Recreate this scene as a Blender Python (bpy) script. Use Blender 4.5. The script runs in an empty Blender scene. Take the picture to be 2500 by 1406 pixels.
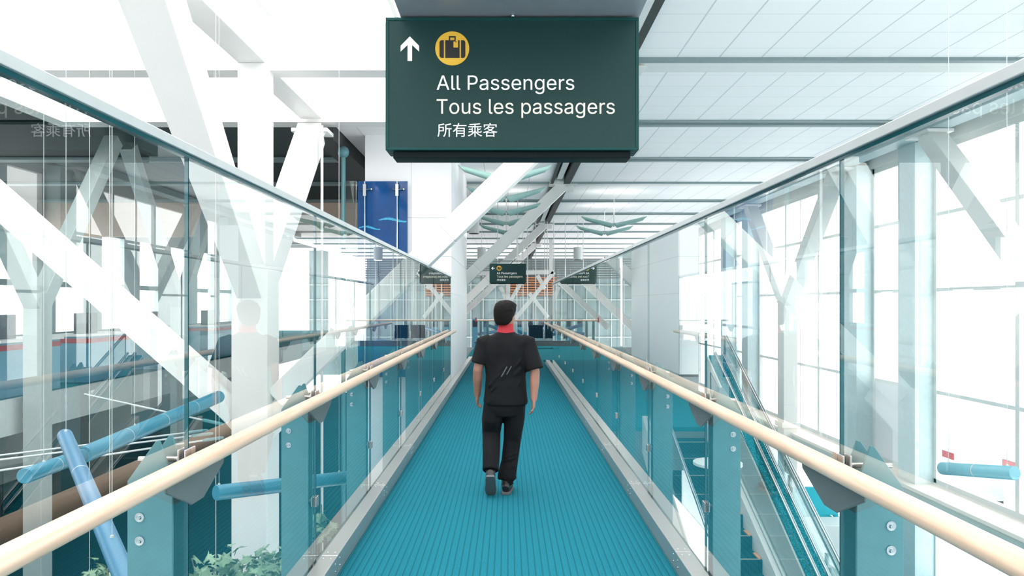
import bpy, bmesh, math, random, os
from mathutils import Vector, Matrix, Euler
from mathutils.geometry import delaunay_2d_cdt
random.seed(7)
PI = math.pi
scene = bpy.context.scene
COL = scene.collection

# ------------------------------------------------------------------ camera, sky, exposure
EYE = 1.70
FPX = 1820.0                       # focal length in pixels of the 2500 px wide frame
cam_d = bpy.data.cameras.new('camera')
cam_d.sensor_width = 36.0
cam_d.lens = FPX / 2500.0 * 36.0
cam_d.shift_x = 10.0 / 2500.0
cam_d.shift_y = 39.0 / 2500.0
cam_d.clip_start = 0.05
cam_d.clip_end = 500
cam = bpy.data.objects.new('camera', cam_d)
cam.location = (0, 0, EYE)
cam.rotation_euler = (PI / 2, 0, 0)
COL.objects.link(cam)
scene.camera = cam

world = bpy.data.worlds.new('overcast_sky')
scene.world = world
world.use_nodes = True
bg = world.node_tree.nodes['Background']
bg.inputs[0].default_value = (0.99, 0.985, 0.975, 1)
bg.inputs[1].default_value = 2.6

vs = scene.view_settings
vs.view_transform = 'Standard'
vs.look = 'None'
vs.gamma = 1.0
vs.use_curve_mapping = False
vs.exposure = 0.86
cy = scene.cycles
cy.max_bounces = 14
cy.diffuse_bounces = 6
cy.glossy_bounces = 6
cy.transparent_max_bounces = 48
cy.caustics_reflective = False
cy.caustics_refractive = False
cy.sample_clamp_indirect = 8.0


# ------------------------------------------------------------------ materials
def new_mat(name):
    m = bpy.data.materials.new(name)
    m.use_nodes = True
    return m, m.node_tree.nodes, m.node_tree.links


def plain(name, col, rough=0.5, metal=0.0, noise=0.04, nscale=12.0, bump=0.0, spec=0.5, stretch=None):
    m, N, L = new_mat(name)
    b = N['Principled BSDF']
    b.inputs['Roughness'].default_value = rough
    b.inputs['Metallic'].default_value = metal
    b.inputs['Specular IOR Level'].default_value = spec
    tc = N.new('ShaderNodeTexCoord')
    mp = N.new('ShaderNodeMapping')
    if stretch:
        mp.inputs['Scale'].default_value = stretch
    nz = N.new('ShaderNodeTexNoise')
    nz.inputs['Scale'].default_value = nscale
    nz.inputs['Detail'].default_value = 4
    L.new(tc.outputs['Object'], mp.inputs[0])
    L.new(mp.outputs[0], nz.inputs['Vector'])
    rp = N.new('ShaderNodeValToRGB')
    rp.color_ramp.elements[0].position = 0.3
    rp.color_ramp.elements[1].position = 0.7
    rp.color_ramp.elements[0].color = tuple(max(0, c * (1 - noise)) for c in col) + (1,)
    rp.color_ramp.elements[1].color = tuple(min(1, c * (1 + noise)) for c in col) + (1,)
    L.new(nz.outputs['Fac'], rp.inputs[0])
    L.new(rp.outputs[0], b.inputs['Base Color'])
    if bump:
        bp = N.new('ShaderNodeBump')
        bp.inputs['Strength'].default_value = bump
        bp.inputs['Distance'].default_value = 0.01
        L.new(nz.outputs['Fac'], bp.inputs['Height'])
        L.new(bp.outputs[0], b.inputs['Normal'])
    return m


def math_node(N, L, op, a, b=None):
    n = N.new('ShaderNodeMath')
    n.operation = op
    for i, v in enumerate((a, b)):
        if v is None:
            continue
        if isinstance(v, (int, float)):
            n.inputs[i].default_value = v
        else:
            L.new(v, n.inputs[i])
    return n.outputs[0]


def glass_mat(name, tint, gain=1.7):
    """Clear pane: see-through with a Fresnel mirror reflection from both of its faces."""
    m, N, L = new_mat(name)
    N.remove(N['Principled BSDF'])
    out = N['Material Output']
    tr = N.new('ShaderNodeBsdfTransparent')
    tr.inputs[0].default_value = tint + (1,)
    gl = N.new('ShaderNodeBsdfGlossy')
    gl.inputs['Roughness'].default_value = 0.0
    gl.inputs['Color'].default_value = (0.97, 1, 0.99, 1)
    fr = N.new('ShaderNodeFresnel')
    fr.inputs['IOR'].default_value = 1.5
    ge = N.new('ShaderNodeNewGeometry')
    front = math_node(N, L, 'SUBTRACT', 1.0, ge.outputs['Backfacing'])
    f = math_node(N, L, 'MULTIPLY', fr.outputs[0], front)
    f = math_node(N, L, 'MULTIPLY', f, gain)
    f = math_node(N, L, 'MINIMUM', f, 0.93)
    mx = N.new('ShaderNodeMixShader')
    L.new(f, mx.inputs[0])
    L.new(tr.outputs[0], mx.inputs[1])
    L.new(gl.outputs[0], mx.inputs[2])
    L.new(mx.outputs[0], out.inputs[0])
    return m


def carpet_mat(name, ca, cb, rib, axis='X', speck=260.0):
    m, N, L = new_mat(name)
    b = N['Principled BSDF']
    b.inputs['Roughness'].default_value = 0.95
    b.inputs['Specular IOR Level'].default_value = 0.08
    tc = N.new('ShaderNodeTexCoord')
    sp = N.new('ShaderNodeSeparateXYZ')
    L.new(tc.outputs['Object'], sp.inputs[0])
    nz = N.new('ShaderNodeTexNoise')
    nz.inputs['Scale'].default_value = speck
    nz.inputs['Detail'].default_value = 2
    L.new(tc.outputs['Object'], nz.inputs['Vector'])
    rp = N.new('ShaderNodeValToRGB')
    rp.color_ramp.elements[0].position = 0.38
    rp.color_ramp.elements[1].position = 0.62
    rp.color_ramp.elements[0].color = ca + (1,)
    rp.color_ramp.elements[1].color = cb + (1,)
    L.new(nz.outputs['Fac'], rp.inputs[0])
    fr = math_node(N, L, 'FRACT', math_node(N, L, 'MULTIPLY', sp.outputs[axis], 1.0 / rib))
    tri = math_node(N, L, 'ABSOLUTE', math_node(N, L, 'SUBTRACT', fr, 0.5))      # 0.5 at groove
    groove = math_node(N, L, 'GREATER_THAN', tri, 0.40)
    mx = N.new('ShaderNodeMixRGB')
    mx.blend_type = 'MULTIPLY'
    mx.inputs[2].default_value = (0.55, 0.62, 0.58, 1)
    L.new(math_node(N, L, 'MULTIPLY', groove, 0.8), mx.inputs[0])
    L.new(rp.outputs[0], mx.inputs[1])
    L.new(mx.outputs[0], b.inputs['Base Color'])
    h = math_node(N, L, 'ADD', math_node(N, L, 'MULTIPLY', tri, -1.6), math_node(N, L, 'MULTIPLY', nz.outputs['Fac'], 0.7))
    bp = N.new('ShaderNodeBump')
    bp.inputs['Strength'].default_value = 0.6
    bp.inputs['Distance'].default_value = 0.008
    L.new(h, bp.inputs['Height'])
    L.new(bp.outputs[0], b.inputs['Normal'])
    return m


def tile_mat(name, base, line, sx, sy, lw=0.012, rough=0.6, ox=0.0, oy=0.0):
    m, N, L = new_mat(name)
    b = N['Principled BSDF']
    b.inputs['Roughness'].default_value = rough
    b.inputs['Specular IOR Level'].default_value = 0.2
    tc = N.new('ShaderNodeTexCoord')
    sp = N.new('ShaderNodeSeparateXYZ')
    L.new(tc.outputs['Object'], sp.inputs[0])
    ls = []
    for ax, s, off, w in (('X', sx, ox, lw), ('Y', sy, oy, lw * 0.8)):
        v = math_node(N, L, 'MULTIPLY', math_node(N, L, 'ADD', sp.outputs[ax], off + 100 * s), 1.0 / s)
        v = math_node(N, L, 'ABSOLUTE', math_node(N, L, 'SUBTRACT', math_node(N, L, 'FRACT', v), 0.5))
        ls.append(math_node(N, L, 'GREATER_THAN', v, 0.5 - w / s))
    k = math_node(N, L, 'MAXIMUM', ls[0], math_node(N, L, 'MULTIPLY', ls[1], 0.5))
    nz = N.new('ShaderNodeTexNoise')
    nz.inputs['Scale'].default_value = 0.8
    L.new(tc.outputs['Object'], nz.inputs['Vector'])
    mx0 = N.new('ShaderNodeMixRGB')
    mx0.inputs[1].default_value = base + (1,)
    mx0.inputs[2].default_value = tuple(c * 0.95 for c in base) + (1,)
    L.new(nz.outputs['Fac'], mx0.inputs[0])
    mx = N.new('ShaderNodeMixRGB')
    L.new(k, mx.inputs[0])
    L.new(mx0.outputs[0], mx.inputs[1])
    mx.inputs[2].default_value = line + (1,)
    L.new(mx.outputs[0], b.inputs['Base Color'])
    return m


def wood_mat(name, a, c):
    m, N, L = new_mat(name)
    b = N['Principled BSDF']
    b.inputs['Roughness'].default_value = 0.32
    tc = N.new('ShaderNodeTexCoord')
    mp = N.new('ShaderNodeMapping')
    mp.inputs['Scale'].default_value = (14, 0.7, 14)
    nz = N.new('ShaderNodeTexNoise')
    nz.inputs['Scale'].default_value = 2.5
    nz.inputs['Detail'].default_value = 6
    nz.inputs['Distortion'].default_value = 0.6
    L.new(tc.outputs['Object'], mp.inputs[0])
    L.new(mp.outputs[0], nz.inputs['Vector'])
    rp = N.new('ShaderNodeValToRGB')
    rp.color_ramp.elements[0].position = 0.35
    rp.color_ramp.elements[1].position = 0.65
    rp.color_ramp.elements[0].color = a + (1,)
    rp.color_ramp.elements[1].color = c + (1,)
    L.new(nz.outputs['Fac'], rp.inputs[0])
    L.new(rp.outputs[0], b.inputs['Base Color'])
    return m


M = {}
M['white'] = plain('white_paint', (0.74, 0.74, 0.725), 0.45, noise=0.015, nscale=2)
M['wall'] = plain('white_wall_panel', (0.82, 0.82, 0.835), 0.5, noise=0.012, nscale=1.5)
M['soffit'] = plain('soffit_grey', (0.74, 0.75, 0.73), 0.6, noise=0.02)
M['bar'] = plain('slot_bar_grey', (0.20, 0.27, 0.28), 0.5, noise=0.05)
M['dark'] = plain('dark_slot', (0.035, 0.04, 0.04), 0.7, noise=0.1)
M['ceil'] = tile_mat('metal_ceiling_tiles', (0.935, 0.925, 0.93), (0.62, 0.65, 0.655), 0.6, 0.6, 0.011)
M['ceil_shaded'] = tile_mat('shaded_ceiling_tiles', (0.030, 0.042, 0.046), (0.02, 0.03, 0.03), 1.2, 0.6, 0.012, ox=0.2)  # same tiles as the lit ceiling, their shade painted in as dark grey
M['carpet'] = carpet_mat('ribbed_turquoise_carpet', (0.002, 0.060, 0.115), (0.024, 0.265, 0.325), 0.044)
M['carpet_far'] = carpet_mat('turquoise_concourse_carpet', (0.01, 0.16, 0.21), (0.02, 0.27, 0.33), 0.06, 'Y', 120)
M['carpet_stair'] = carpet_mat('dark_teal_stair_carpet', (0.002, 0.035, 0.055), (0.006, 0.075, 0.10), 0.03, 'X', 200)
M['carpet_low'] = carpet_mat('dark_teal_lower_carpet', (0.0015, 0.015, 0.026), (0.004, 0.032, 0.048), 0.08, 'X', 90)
M['carpet_leaf'] = carpet_mat('leafy_turquoise_carpet', (0.003, 0.12, 0.17), (0.025, 0.36, 0.42), 0.02, 'X', 60)
M['alu'] = plain('brushed_aluminium', (0.47, 0.475, 0.47), 0.34, 0.75, 0.05, 30, stretch=(40, 1, 40))
M['alu_dark'] = plain('rail_grey_metal', (0.50, 0.53, 0.54), 0.4, 0.3, 0.03)
M['steel'] = plain('post_steel', (0.095, 0.235, 0.265), 0.42, 0.1, 0.06)
M['bracket'] = plain('bracket_steel', (0.12, 0.145, 0.15), 0.4, 0.2, 0.05)
M['clamp'] = plain('clamp_stainless', (0.55, 0.50, 0.49), 0.25, 0.85, 0.03)
M['chrome'] = plain('chrome', (0.50, 0.53, 0.55), 0.15, 1.0, 0.02)
M['rubber'] = plain('black_rubber', (0.02, 0.022, 0.022), 0.6)
M['wood'] = wood_mat('maple_handrail', (0.62, 0.42, 0.30), (0.74, 0.55, 0.415))
M['glass'] = glass_mat('guard_glass', (0.958, 0.985, 0.98))
M['edge'] = plain('glass_edge_teal', (0.006, 0.075, 0.09), 0.15, noise=0.1)
M['pane'] = glass_mat('window_glass', (0.97, 0.985, 0.985), 1.2)
M['blue_glass'] = plain('blue_back_painted_glass', (0.002, 0.055, 0.20), 0.03, noise=0.25, nscale=1.2, spec=0.3)
M['cyan'] = plain('cyan_film', (0.03, 0.33, 0.55), 0.2)
M['sign'] = plain('sign_green', (0.0055, 0.035, 0.034), 0.42, noise=0.03, spec=0.25)
M['sign_edge'] = plain('sign_frame_green', (0.008, 0.055, 0.052), 0.4, spec=0.15)
M['sign_black'] = plain('sign_box_black', (0.003, 0.008, 0.009), 0.5, spec=0.1)
M['ink_white'] = plain('ink_white', (0.90, 0.91, 0.95), 0.5, noise=0.0)
M['ink_cream'] = plain('ink_cream', (0.82, 0.78, 0.66), 0.5, noise=0.0)
M['ink_yellow'] = plain('ink_yellow', (0.78, 0.45, 0.035), 0.5, noise=0.0)
M['ink_brown'] = plain('ink_brown', (0.010, 0.008, 0.008), 0.5, noise=0.0)
M['canopy'] = plain('sign_mount_grey', (0.34, 0.365, 0.41), 0.35, 0.3, 0.05)
M['tube_blue'] = plain('blue_art_tube', (0.05, 0.155, 0.27), 0.4, noise=0.12, nscale=3)
M['tube_teal'] = plain('teal_art_tube', (0.025, 0.17, 0.26), 0.4, noise=0.08, nscale=3)
M['tube_pale'] = plain('pale_teal_tube', (0.16, 0.38, 0.46), 0.4, noise=0.05)
M['mint'] = plain('mint_lamp_tube', (0.27, 0.45, 0.42), 0.45, noise=0.05)
M['drum'] = plain('drum_shade', (0.72, 0.73, 0.72), 0.5)
M['shirt'] = plain('black_shirt_cloth', (0.006, 0.0065, 0.008), 0.85, noise=0.3, nscale=9, bump=0.25, spec=0.2)
M['trousers'] = plain('black_trouser_cloth', (0.005, 0.0055, 0.007), 0.85, noise=0.3, nscale=9, bump=0.25, spec=0.2)
M['skin'] = plain('skin', (0.30, 0.14, 0.10), 0.5, noise=0.06)
M['hair'] = plain('black_hair', (0.006, 0.005, 0.005), 0.75, noise=0.3, nscale=60, bump=0.4, spec=0.15)
M['red'] = plain('red_collar', (0.36, 0.008, 0.018), 0.7, noise=0.1)
M['shoe'] = plain('black_shoe', (0.012, 0.012, 0.014), 0.45)
M['sole'] = plain('grey_sole', (0.10, 0.10, 0.11), 0.6)
M['print'] = plain('grey_print', (0.09, 0.095, 0.10), 0.7)
M['leaf'] = plain('maple_leaf_green', (0.19, 0.29, 0.18), 0.55, noise=0.3, nscale=6)
M['stem'] = plain('bark', (0.16, 0.12, 0.09), 0.8, noise=0.2)
M['navy'] = plain('navy_seat', (0.012, 0.030, 0.055), 0.4)
M['kiosk'] = plain('kiosk_blue', (0.08, 0.30, 0.42), 0.45)
M['orange'] = plain('orange_strip', (0.80, 0.34, 0.14), 0.5)
M['nosing'] = plain('beige_nosing', (0.30, 0.30, 0.25), 0.6)
M['slat'] = plain('orange_timber_slat', (0.48, 0.20, 0.09), 0.6, noise=0.15)
M['dark_slat'] = plain('grey_louvre_slat', (0.13, 0.14, 0.14), 0.6)
M['outside'] = plain('pale_concrete', (0.88, 0.89, 0.90), 0.9)
M['facade'] = plain('pale_facade', (0.70, 0.72, 0.75), 0.8)
M['facade_glass'] = plain('far_window_glass', (0.25, 0.33, 0.40), 0.2)
M['deck'] = plain('slab_grey', (0.20, 0.25, 0.26), 0.7)
M['pier'] = plain('pier_grey', (0.40, 0.46, 0.455), 0.5)
M['peach'] = plain('bulkhead_warm_glow', (0.62, 0.47, 0.38), 0.6)  # beige bulkhead with a warm glow painted into its colour
M['panel'] = plain('teal_board', (0.01, 0.40, 0.50), 0.5)


# ------------------------------------------------------------------ building helpers
class MB:
    """Collects vertices and faces, then links them as ONE mesh object."""

    def __init__(self):
        self.v, self.f, self.mi = [], [], []

    def add(self, vs_, fs, mi=0):
        o = len(self.v)
        self.v += [Vector(p) for p in vs_]
        self.f += [tuple(i + o for i in f) for f in fs]
        self.mi += [mi] * len(fs)
        return self

    def box(self, x0, x1, y0, y1, z0, z1, mi=0):
        return self.add([(x0, y0, z0), (x1, y0, z0), (x1, y1, z0), (x0, y1, z0), (x0, y0, z1), (x1, y0, z1), (x1, y1, z1), (x0, y1, z1)],
                        [(0, 3, 2, 1), (4, 5, 6, 7), (0, 1, 5, 4), (1, 2, 6, 5), (2, 3, 7, 6), (3, 0, 4, 7)], mi)

    def prism(self, poly, axis, a, b, mi=0):
        """Extrude a 2-D outline along an axis: X -> (y,z), Y -> (x,z), Z -> (x,y)."""
        def P(u, w, t):
            return {'X': (t, u, w), 'Y': (u, t, w), 'Z': (u, w, t)}[axis]
        n = len(poly)
        vs_ = [P(u, w, a) for u, w in poly] + [P(u, w, b) for u, w in poly]
        fs = [tuple(range(n)), tuple(range(2 * n - 1, n - 1, -1))]
        fs += [(i, i + n, (i + 1) % n + n, (i + 1) % n) for i in range(n)]
        return self.add(vs_, fs, mi)

    def beam(self, p0, p1, w, h, up=(0, 0, 1), w1=None, h1=None, mi=0):
        p0, p1 = Vector(p0), Vector(p1)
        d = (p1 - p0).normalized()
        s = d.cross(Vector(up))
        if s.length < 1e-4:
            s = d.cross(Vector((0, 1, 0)))
        s.normalize()
        u = s.cross(d)
        w1 = w if w1 is None else w1
        h1 = h if h1 is None else h1
        vs_ = []
        for p, a, b in ((p0, w, h), (p1, w1, h1)):
            vs_ += [p - s * a / 2 - u * b / 2, p + s * a / 2 - u * b / 2, p + s * a / 2 + u * b / 2, p - s * a / 2 + u * b / 2]
        return self.add(vs_, [(0, 3, 2, 1), (4, 5, 6, 7), (0, 1, 5, 4), (1, 2, 6, 5), (2, 3, 7, 6), (3, 0, 4, 7)], mi)

    def ibeam(self, p0, p1, w, h, up=(0, 0, 1), t=0.045):
        """Open steel section: two flanges and a web."""
        p0, p1 = Vector(p0), Vector(p1)
        d = (p1 - p0).normalized()
        s = d.cross(Vector(up)).normalized()
        u = s.cross(d)
        self.beam(p0 + u * (h / 2 - t / 2), p1 + u * (h / 2 - t / 2), w, t, up)
        self.beam(p0 - u * (h / 2 - t / 2), p1 - u * (h / 2 - t / 2), w, t, up)
        return self.beam(p0, p1, t, h - 2 * t, up)

    def tube(self, pts, r, n=16, cap=True, mi=0, flat=1.0, ref=(0, 0, 1)):
        pts = [Vector(p) for p in pts]
        rs = r if isinstance(r, (list, tuple)) else [r] * len(pts)
        o = len(self.v)
        prev = None
        for i, p in enumerate(pts):
            d = (pts[min(i + 1, len(pts) - 1)] - pts[max(i - 1, 0)]).normalized()
            s = d.cross(Vector(ref)) if prev is None else prev - d * prev.dot(d)
            if s.length < 1e-4:
                s = d.cross(Vector((1, 0, 0)))
            s.normalize()
            prev = s
            u = s.cross(d)
            ri = rs[i]
            ra, rb = ri if isinstance(ri, tuple) else (ri, ri * flat)
            for k in range(n):
                a = 2 * PI * k / n
                self.v.append(p + s * ra * math.cos(a) + u * rb * math.sin(a))
        for i in range(len(pts) - 1):
            for k in range(n):
                a, b = o + i * n + k, o + i * n + (k + 1) % n
                self.f.append((a, b, b + n, a + n))
                self.mi.append(mi)
        if cap:
            self.f.append(tuple(o + k for k in range(n - 1, -1, -1)))
            self.f.append(tuple(o + (len(pts) - 1) * n + k for k in range(n)))
            self.mi += [mi, mi]
        return self

    def rings(self, secs, n=24, mi=0):
        """Stack of horizontal ellipses (z, rx, ry, x, y)."""
        o = len(self.v)
        for z, rx, ry, x, y in secs:
            for k in range(n):
                a = 2 * PI * k / n
                self.v.append(Vector((x + rx * math.cos(a), y + ry * math.sin(a), z)))
        for i in range(len(secs) - 1):
            for k in range(n):
                a, b = o + i * n + k, o + i * n + (k + 1) % n
                self.f.append((a, b, b + n, a + n))
                self.mi.append(mi)
        self.f.append(tuple(o + k for k in range(n - 1, -1, -1)))
        self.f.append(tuple(o + (len(secs) - 1) * n + k for k in range(n)))
        self.mi += [mi, mi]
        return self

    def ball(self, c, r, n=12, m=8, mi=0):
        rx, ry, rz = r if isinstance(r, tuple) else (r, r, r)
        return self.rings([(c[2] - rz * math.cos(PI * (i + 0.02) / (m + 0.04)), rx * math.sin(PI * (i + 0.02) / (m + 0.04)) + 1e-4,
                            ry * math.sin(PI * (i + 0.02) / (m + 0.04)) + 1e-4, c[0], c[1]) for i in range(m + 1)], n, mi)

    def xform(self, mat):
        self.v = [mat @ p for p in self.v]
        return self

    def build(self, name, mats, parent=None, smooth=False, bevel=0.0, seg=2):
        off = WLOC.get(parent.name, Vector()) if parent else Vector()
        me = bpy.data.meshes.new(name)
        me.from_pydata([tuple(p - off) for p in self.v], [], self.f)
        for mm in (mats if isinstance(mats, (list, tuple)) else [mats]):
            me.materials.append(mm)
        me.polygons.foreach_set('material_index', self.mi)
        if smooth:
            me.polygons.foreach_set('use_smooth', [True] * len(me.polygons))
        me.update()
        bm = bmesh.new()
        bm.from_mesh(me)
        bmesh.ops.recalc_face_normals(bm, faces=bm.faces)
        bm.to_mesh(me)
        bm.free()
        if smooth:
            try:
                me.set_sharp_from_angle(angle=math.radians(40))
            except Exception:
                pass
        o = bpy.data.objects.new(name, me)
        COL.objects.link(o)
        if parent:
            o.parent = parent
        WLOC[o.name] = off
        if bevel:
            bv = o.modifiers.new('edge', 'BEVEL')
            bv.width, bv.segments, bv.limit_method = bevel, seg, 'ANGLE'
        return o


WLOC = {}


def tag(o, label=None, cat=None, group=None, kind=None):
    if label:
        o['label'] = label
    if cat:
        o['category'] = cat
    if group:
        o['group'] = group
    if kind:
        o['kind'] = kind
    return o


def thing(name, label, cat, loc=(0, 0, 0), group=None):
    o = bpy.data.objects.new(name, None)
    o.empty_display_size = 0.2
    o.location = loc
    COL.objects.link(o)
    WLOC[o.name] = Vector(loc)
    return tag(o, label, cat, group)


def struct(name, mb, mats, label=None, **k):
    return tag(mb.build(name, mats, **k), label, None, None, 'structure')


def px(x, y, Y):
    """World point at depth Y that the camera sees at pixel (x, y)."""
    return Vector(((x - 1240.0) * Y / FPX, Y, EYE + (742.0 - y) * Y / FPX))


CZ = 5.2                                    # underside of the tiled ceiling
XG = 1.185                                  # glass guard planes
TRUSS = (11.0, 21.6, 32.2, 42.8)

# ------------------------------------------------------------------ floors
struct('floor_walkway', MB().box(-1.066, 1.066, -1.5, 22.6, -0.06, 0.0), M['carpet'], 'ribbed turquoise carpet of the walkway')
struct('floor_slab', MB().box(-1.32, 1.32, -1.5, 22.6, -0.5, -0.062), M['deck'])
fl = MB().box(-1.32, 4.6, 22.6, 30.2, -0.06, 0.0)
fl.box(1.32, 3.45, 10.3, 18.0, -0.06, 0.0).box(1.32, 4.6, 18.0, 22.6, -0.06, 0.0)
struct('floor_concourse', fl, M['carpet_far'], 'plain turquoise carpet beyond the walkway')
fs_ = MB().box(-3.0, 4.6, 22.6, 30.35, -0.6, -0.062)
fs_.box(1.322, 3.45, 10.3, 18.0, -0.6, -0.062).box(1.322, 4.6, 18.0, 22.598, -0.6, -0.062)
struct('floor_edge', fs_, M['deck'])
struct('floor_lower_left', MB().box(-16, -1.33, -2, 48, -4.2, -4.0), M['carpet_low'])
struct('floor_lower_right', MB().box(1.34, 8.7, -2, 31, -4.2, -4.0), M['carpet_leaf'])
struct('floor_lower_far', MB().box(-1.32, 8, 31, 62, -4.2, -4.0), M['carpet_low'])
struct('floor_gate_level', MB().box(-16, -8.6, 0, 48, -0.5, 0.0), [M['carpet_far']])

# ------------------------------------------------------------------ ceilings
cm = MB()
yb = [3.38 + 3.6 * k for k in range(16)]    # slots between the tile bays
wide = lambda y: any(abs(y - t + 0.42) < 0.3 for t in TRUSS)
for k in range(len(yb) - 1):
    a, b = yb[k], yb[k + 1]
    a2 = a + (0.62 if wide(a) else 0.36 if k > 1 else 0.36)
    cm.box(1.78, 8.9, a2, b, CZ, CZ + 0.05)
    if a > 13.9:
        cm.box(-3.4, 1.22, a2, b, CZ, CZ + 0.05)
struct('ceiling', cm, M['ceil'], 'white metal tile ceiling')
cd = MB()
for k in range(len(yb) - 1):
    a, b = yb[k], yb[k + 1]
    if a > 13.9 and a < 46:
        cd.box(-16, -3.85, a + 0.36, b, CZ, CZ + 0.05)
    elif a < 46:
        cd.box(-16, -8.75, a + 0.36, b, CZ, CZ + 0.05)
struct('ceiling_left', cd, M['ceil_shaded'], 'tile ceiling beyond the atrium, its shade painted dark grey')
n_trim = 0
for k, a in enumerate(yb[1:-1]):
    segs = [(1.78, 8.9, M['bar'])]
    if a > 14.5:
        segs += [(-3.4, 1.22, M['bar'])]
    b = MB()
    for x0, x1, _m in segs:
        if wide(a):
            b.box(x0, x1, a - 0.01, a + 0.10, CZ - 0.05, CZ + 0.12)
        else:
            b.box(x0, x1, a - 0.01, a + 0.09, CZ - 0.03, CZ + 0.1)
            b.box(x0, x1, a + 0.22, a + 0.36, CZ - 0.05, CZ + 0.1)
    n_trim += 1
    struct(f'trim_{n_trim}', b, M['bar'])
    b = MB()
    for x0, x1, _m in segs:
        b.box(x0, x1, a + 0.10, a + (0.62 if wide(a) else 0.23), CZ + (-0.02 if wide(a) else 0.04), CZ + 0.25)
    n_trim += 1
    struct(f'trim_{n_trim}', b, M['soffit'])
    if a < 46 and not 14 < a < 14.5:
        b = MB()
        b.box(-16, (-3.85 if a > 13.9 else -8.75), a, a + 0.36, CZ - 0.06, CZ + 0.1)
        n_trim += 1
        struct(f'trim_{n_trim}', b, M['bar'])
# roof deck above the tiles keeps the daylight to the windows and the skylight
struct('ceiling_deck', MB().box(1.62, 9.0, 2.5, 62, 6.0, 6.15).box(-16, 1.62, 14.6, 62, 6.0, 6.15).box(-16, -8.75, -2, 14.6, 6.0, 6.15), M['soffit'])

# long slot with a linear lamp above the walkway
sl = MB().box(1.60, 1.78, 4.4, 58, CZ - 0.06, CZ + 0.3)
sl.box(1.22, 1.30, 14.6, 58, CZ - 0.06, CZ + 0.3)
n_trim += 1
struct(f'trim_{n_trim}', sl, M['dark'])
struct('ceiling_slot', MB().box(1.22, 1.78, 14.6, 58, 5.75, 5.8), M['dark'])
for i, t in enumerate(TRUSS[:3]):
    lo = t + 0.4
    bx = MB().box(1.36, 1.52, max(lo, 14.7), t + 9.8, CZ - 0.02, CZ + 0.14)
    o = tag(bx.build('linear_ceiling_lamp', M['white'], bevel=0.01),
            ['white linear lamp casing in the ceiling slot just beyond the large green sign', 'white linear lamp casing in the ceiling slot above the far end of walkway',
             'white linear lamp casing in the ceiling slot beyond the small green sign'][i], 'lamp', 'linear lamps in the ceiling slot')
for t in TRUSS[1:]:
    n_trim += 1
    struct(f'trim_{n_trim}', MB().box(1.20, 1.80, t - 0.42, t + 0.2, CZ - 0.05, CZ + 0.25), M['soffit'])

# atrium: skylight frame, white fascias
n_trim += 1
struct(f'trim_{n_trim}', MB().box(-8.6, 1.6, 11.0, 11.36, 5.15, 5.85), M['white'], 'white transverse beam across the atrium skylight')
n_trim += 1
struct(f'trim_{n_trim}', MB().box(-8.45, 1.5, 14.18, 14.6, 5.16, 6.9), M['white'], 'white fascia at the far end of the atrium skylight')
n_trim += 1
struct(f'trim_{n_trim}', MB().box(-8.75, -8.45, -2, 14.6, 5.16, 6.9), M['white'], 'white fascia on the far long side of the atrium skylight')
n_trim += 1
struct(f'trim_{n_trim}', MB().box(1.5, 1.62, -2, 14.18, 5.05, 6.9), M['white'])
n_trim += 1
sk = MB()
for y in (0.2, 3.8, 7.4):
    sk.box(-8.5, 1.5, y, y + 0.12, 6.72, 6.9)
for x in (-6.4, -4.2, -2.0):
    sk.box(x, x + 0.08, -2, 14.2, 6.74, 6.88)
struct('window_1', sk, M['white'], 'white skylight frame over the atrium')
n_trim += 1
struct(f'trim_{n_trim}', MB().box(-3.84, -3.42, 14.6, 46, 4.92, 5.22), M['dark'], 'dark longitudinal beam under the shaded ceiling')

# ------------------------------------------------------------------ white lift core and walls
core = MB().box(-2.96, -1.175, 15.45, 21.3, -4.0, CZ)
struct('wall_left', core, M['wall'], 'white panelled wall at the end of the left glass')
js = MB()
for z in (1.92, 2.69, 3.49):
    js.box(-2.965, -1.171, 15.444, 21.305, z - 0.006, z + 0.006)
for x in (-2.0,):
    js.box(x - 0.004, x + 0.004, 15.444, 15.46, -4.0, CZ)
struct('wall_left_seam', js, M['alu_dark'])
struct('wall_right', MB().box(4.15, 4.6, 18.0, 27.0, -0.06, 3.6), plain('bright_white_wall', (0.93, 0.93, 0.94), 0.5, noise=0.01), 'white wall behind the far right glass panels')
struct('wall_left_far', MB().box(-16.2, -16, -2, 48, -4, 0.7).box(-16.2, -16, -2, 48, 4.4, 6), M['deck'])
wf = MB()
for k in range(17):
    wf.box(-16.15, -15.95, -2 + 3 * k, -0.7 + 3 * k, 0.7, 4.4)
wf.box(-16.1, -16.0, -2, 48, 2.3, 2.5)
struct('window_2', wf, plain('far_pier_grey', (0.42, 0.50, 0.51), 0.6))
n_trim += 1
struct(f'trim_{n_trim}', MB().box(-8.62, -8.52, 0, 48, -0.55, 0.06), plain('slab_edge_pale', (0.50, 0.55, 0.55), 0.6), 'pale edge of the gate level across the atrium')
struct('wall_back', MB().box(-16, 9, 60, 60.3, -4, 6), plain('back_wall_teal_grey', (0.17, 0.23, 0.24), 0.5, noise=0.25, nscale=0.5))
wf = MB()
for k in range(26):
    wf.box(-16 + k, -15.94 + k, 59.9, 59.99, -2, 4.6)
for z in (-1.0, 0.4, 2.0, 3.2):
    wf.box(-16, 9, 59.92, 59.97, z, z + 0.07)
struct('window_3', wf, M['pier'])
struct('wall_light_blocker', MB().box(-16, 9, -4.3, -4.0, -4, 7), M['wall'])  # unseen wall added behind the camera to hold back frontal sky light
struct('baseboard_back', MB().box(-1.24, 4.15, 30.0, 30.12, 0.0, 0.22), M['bracket'])

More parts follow.
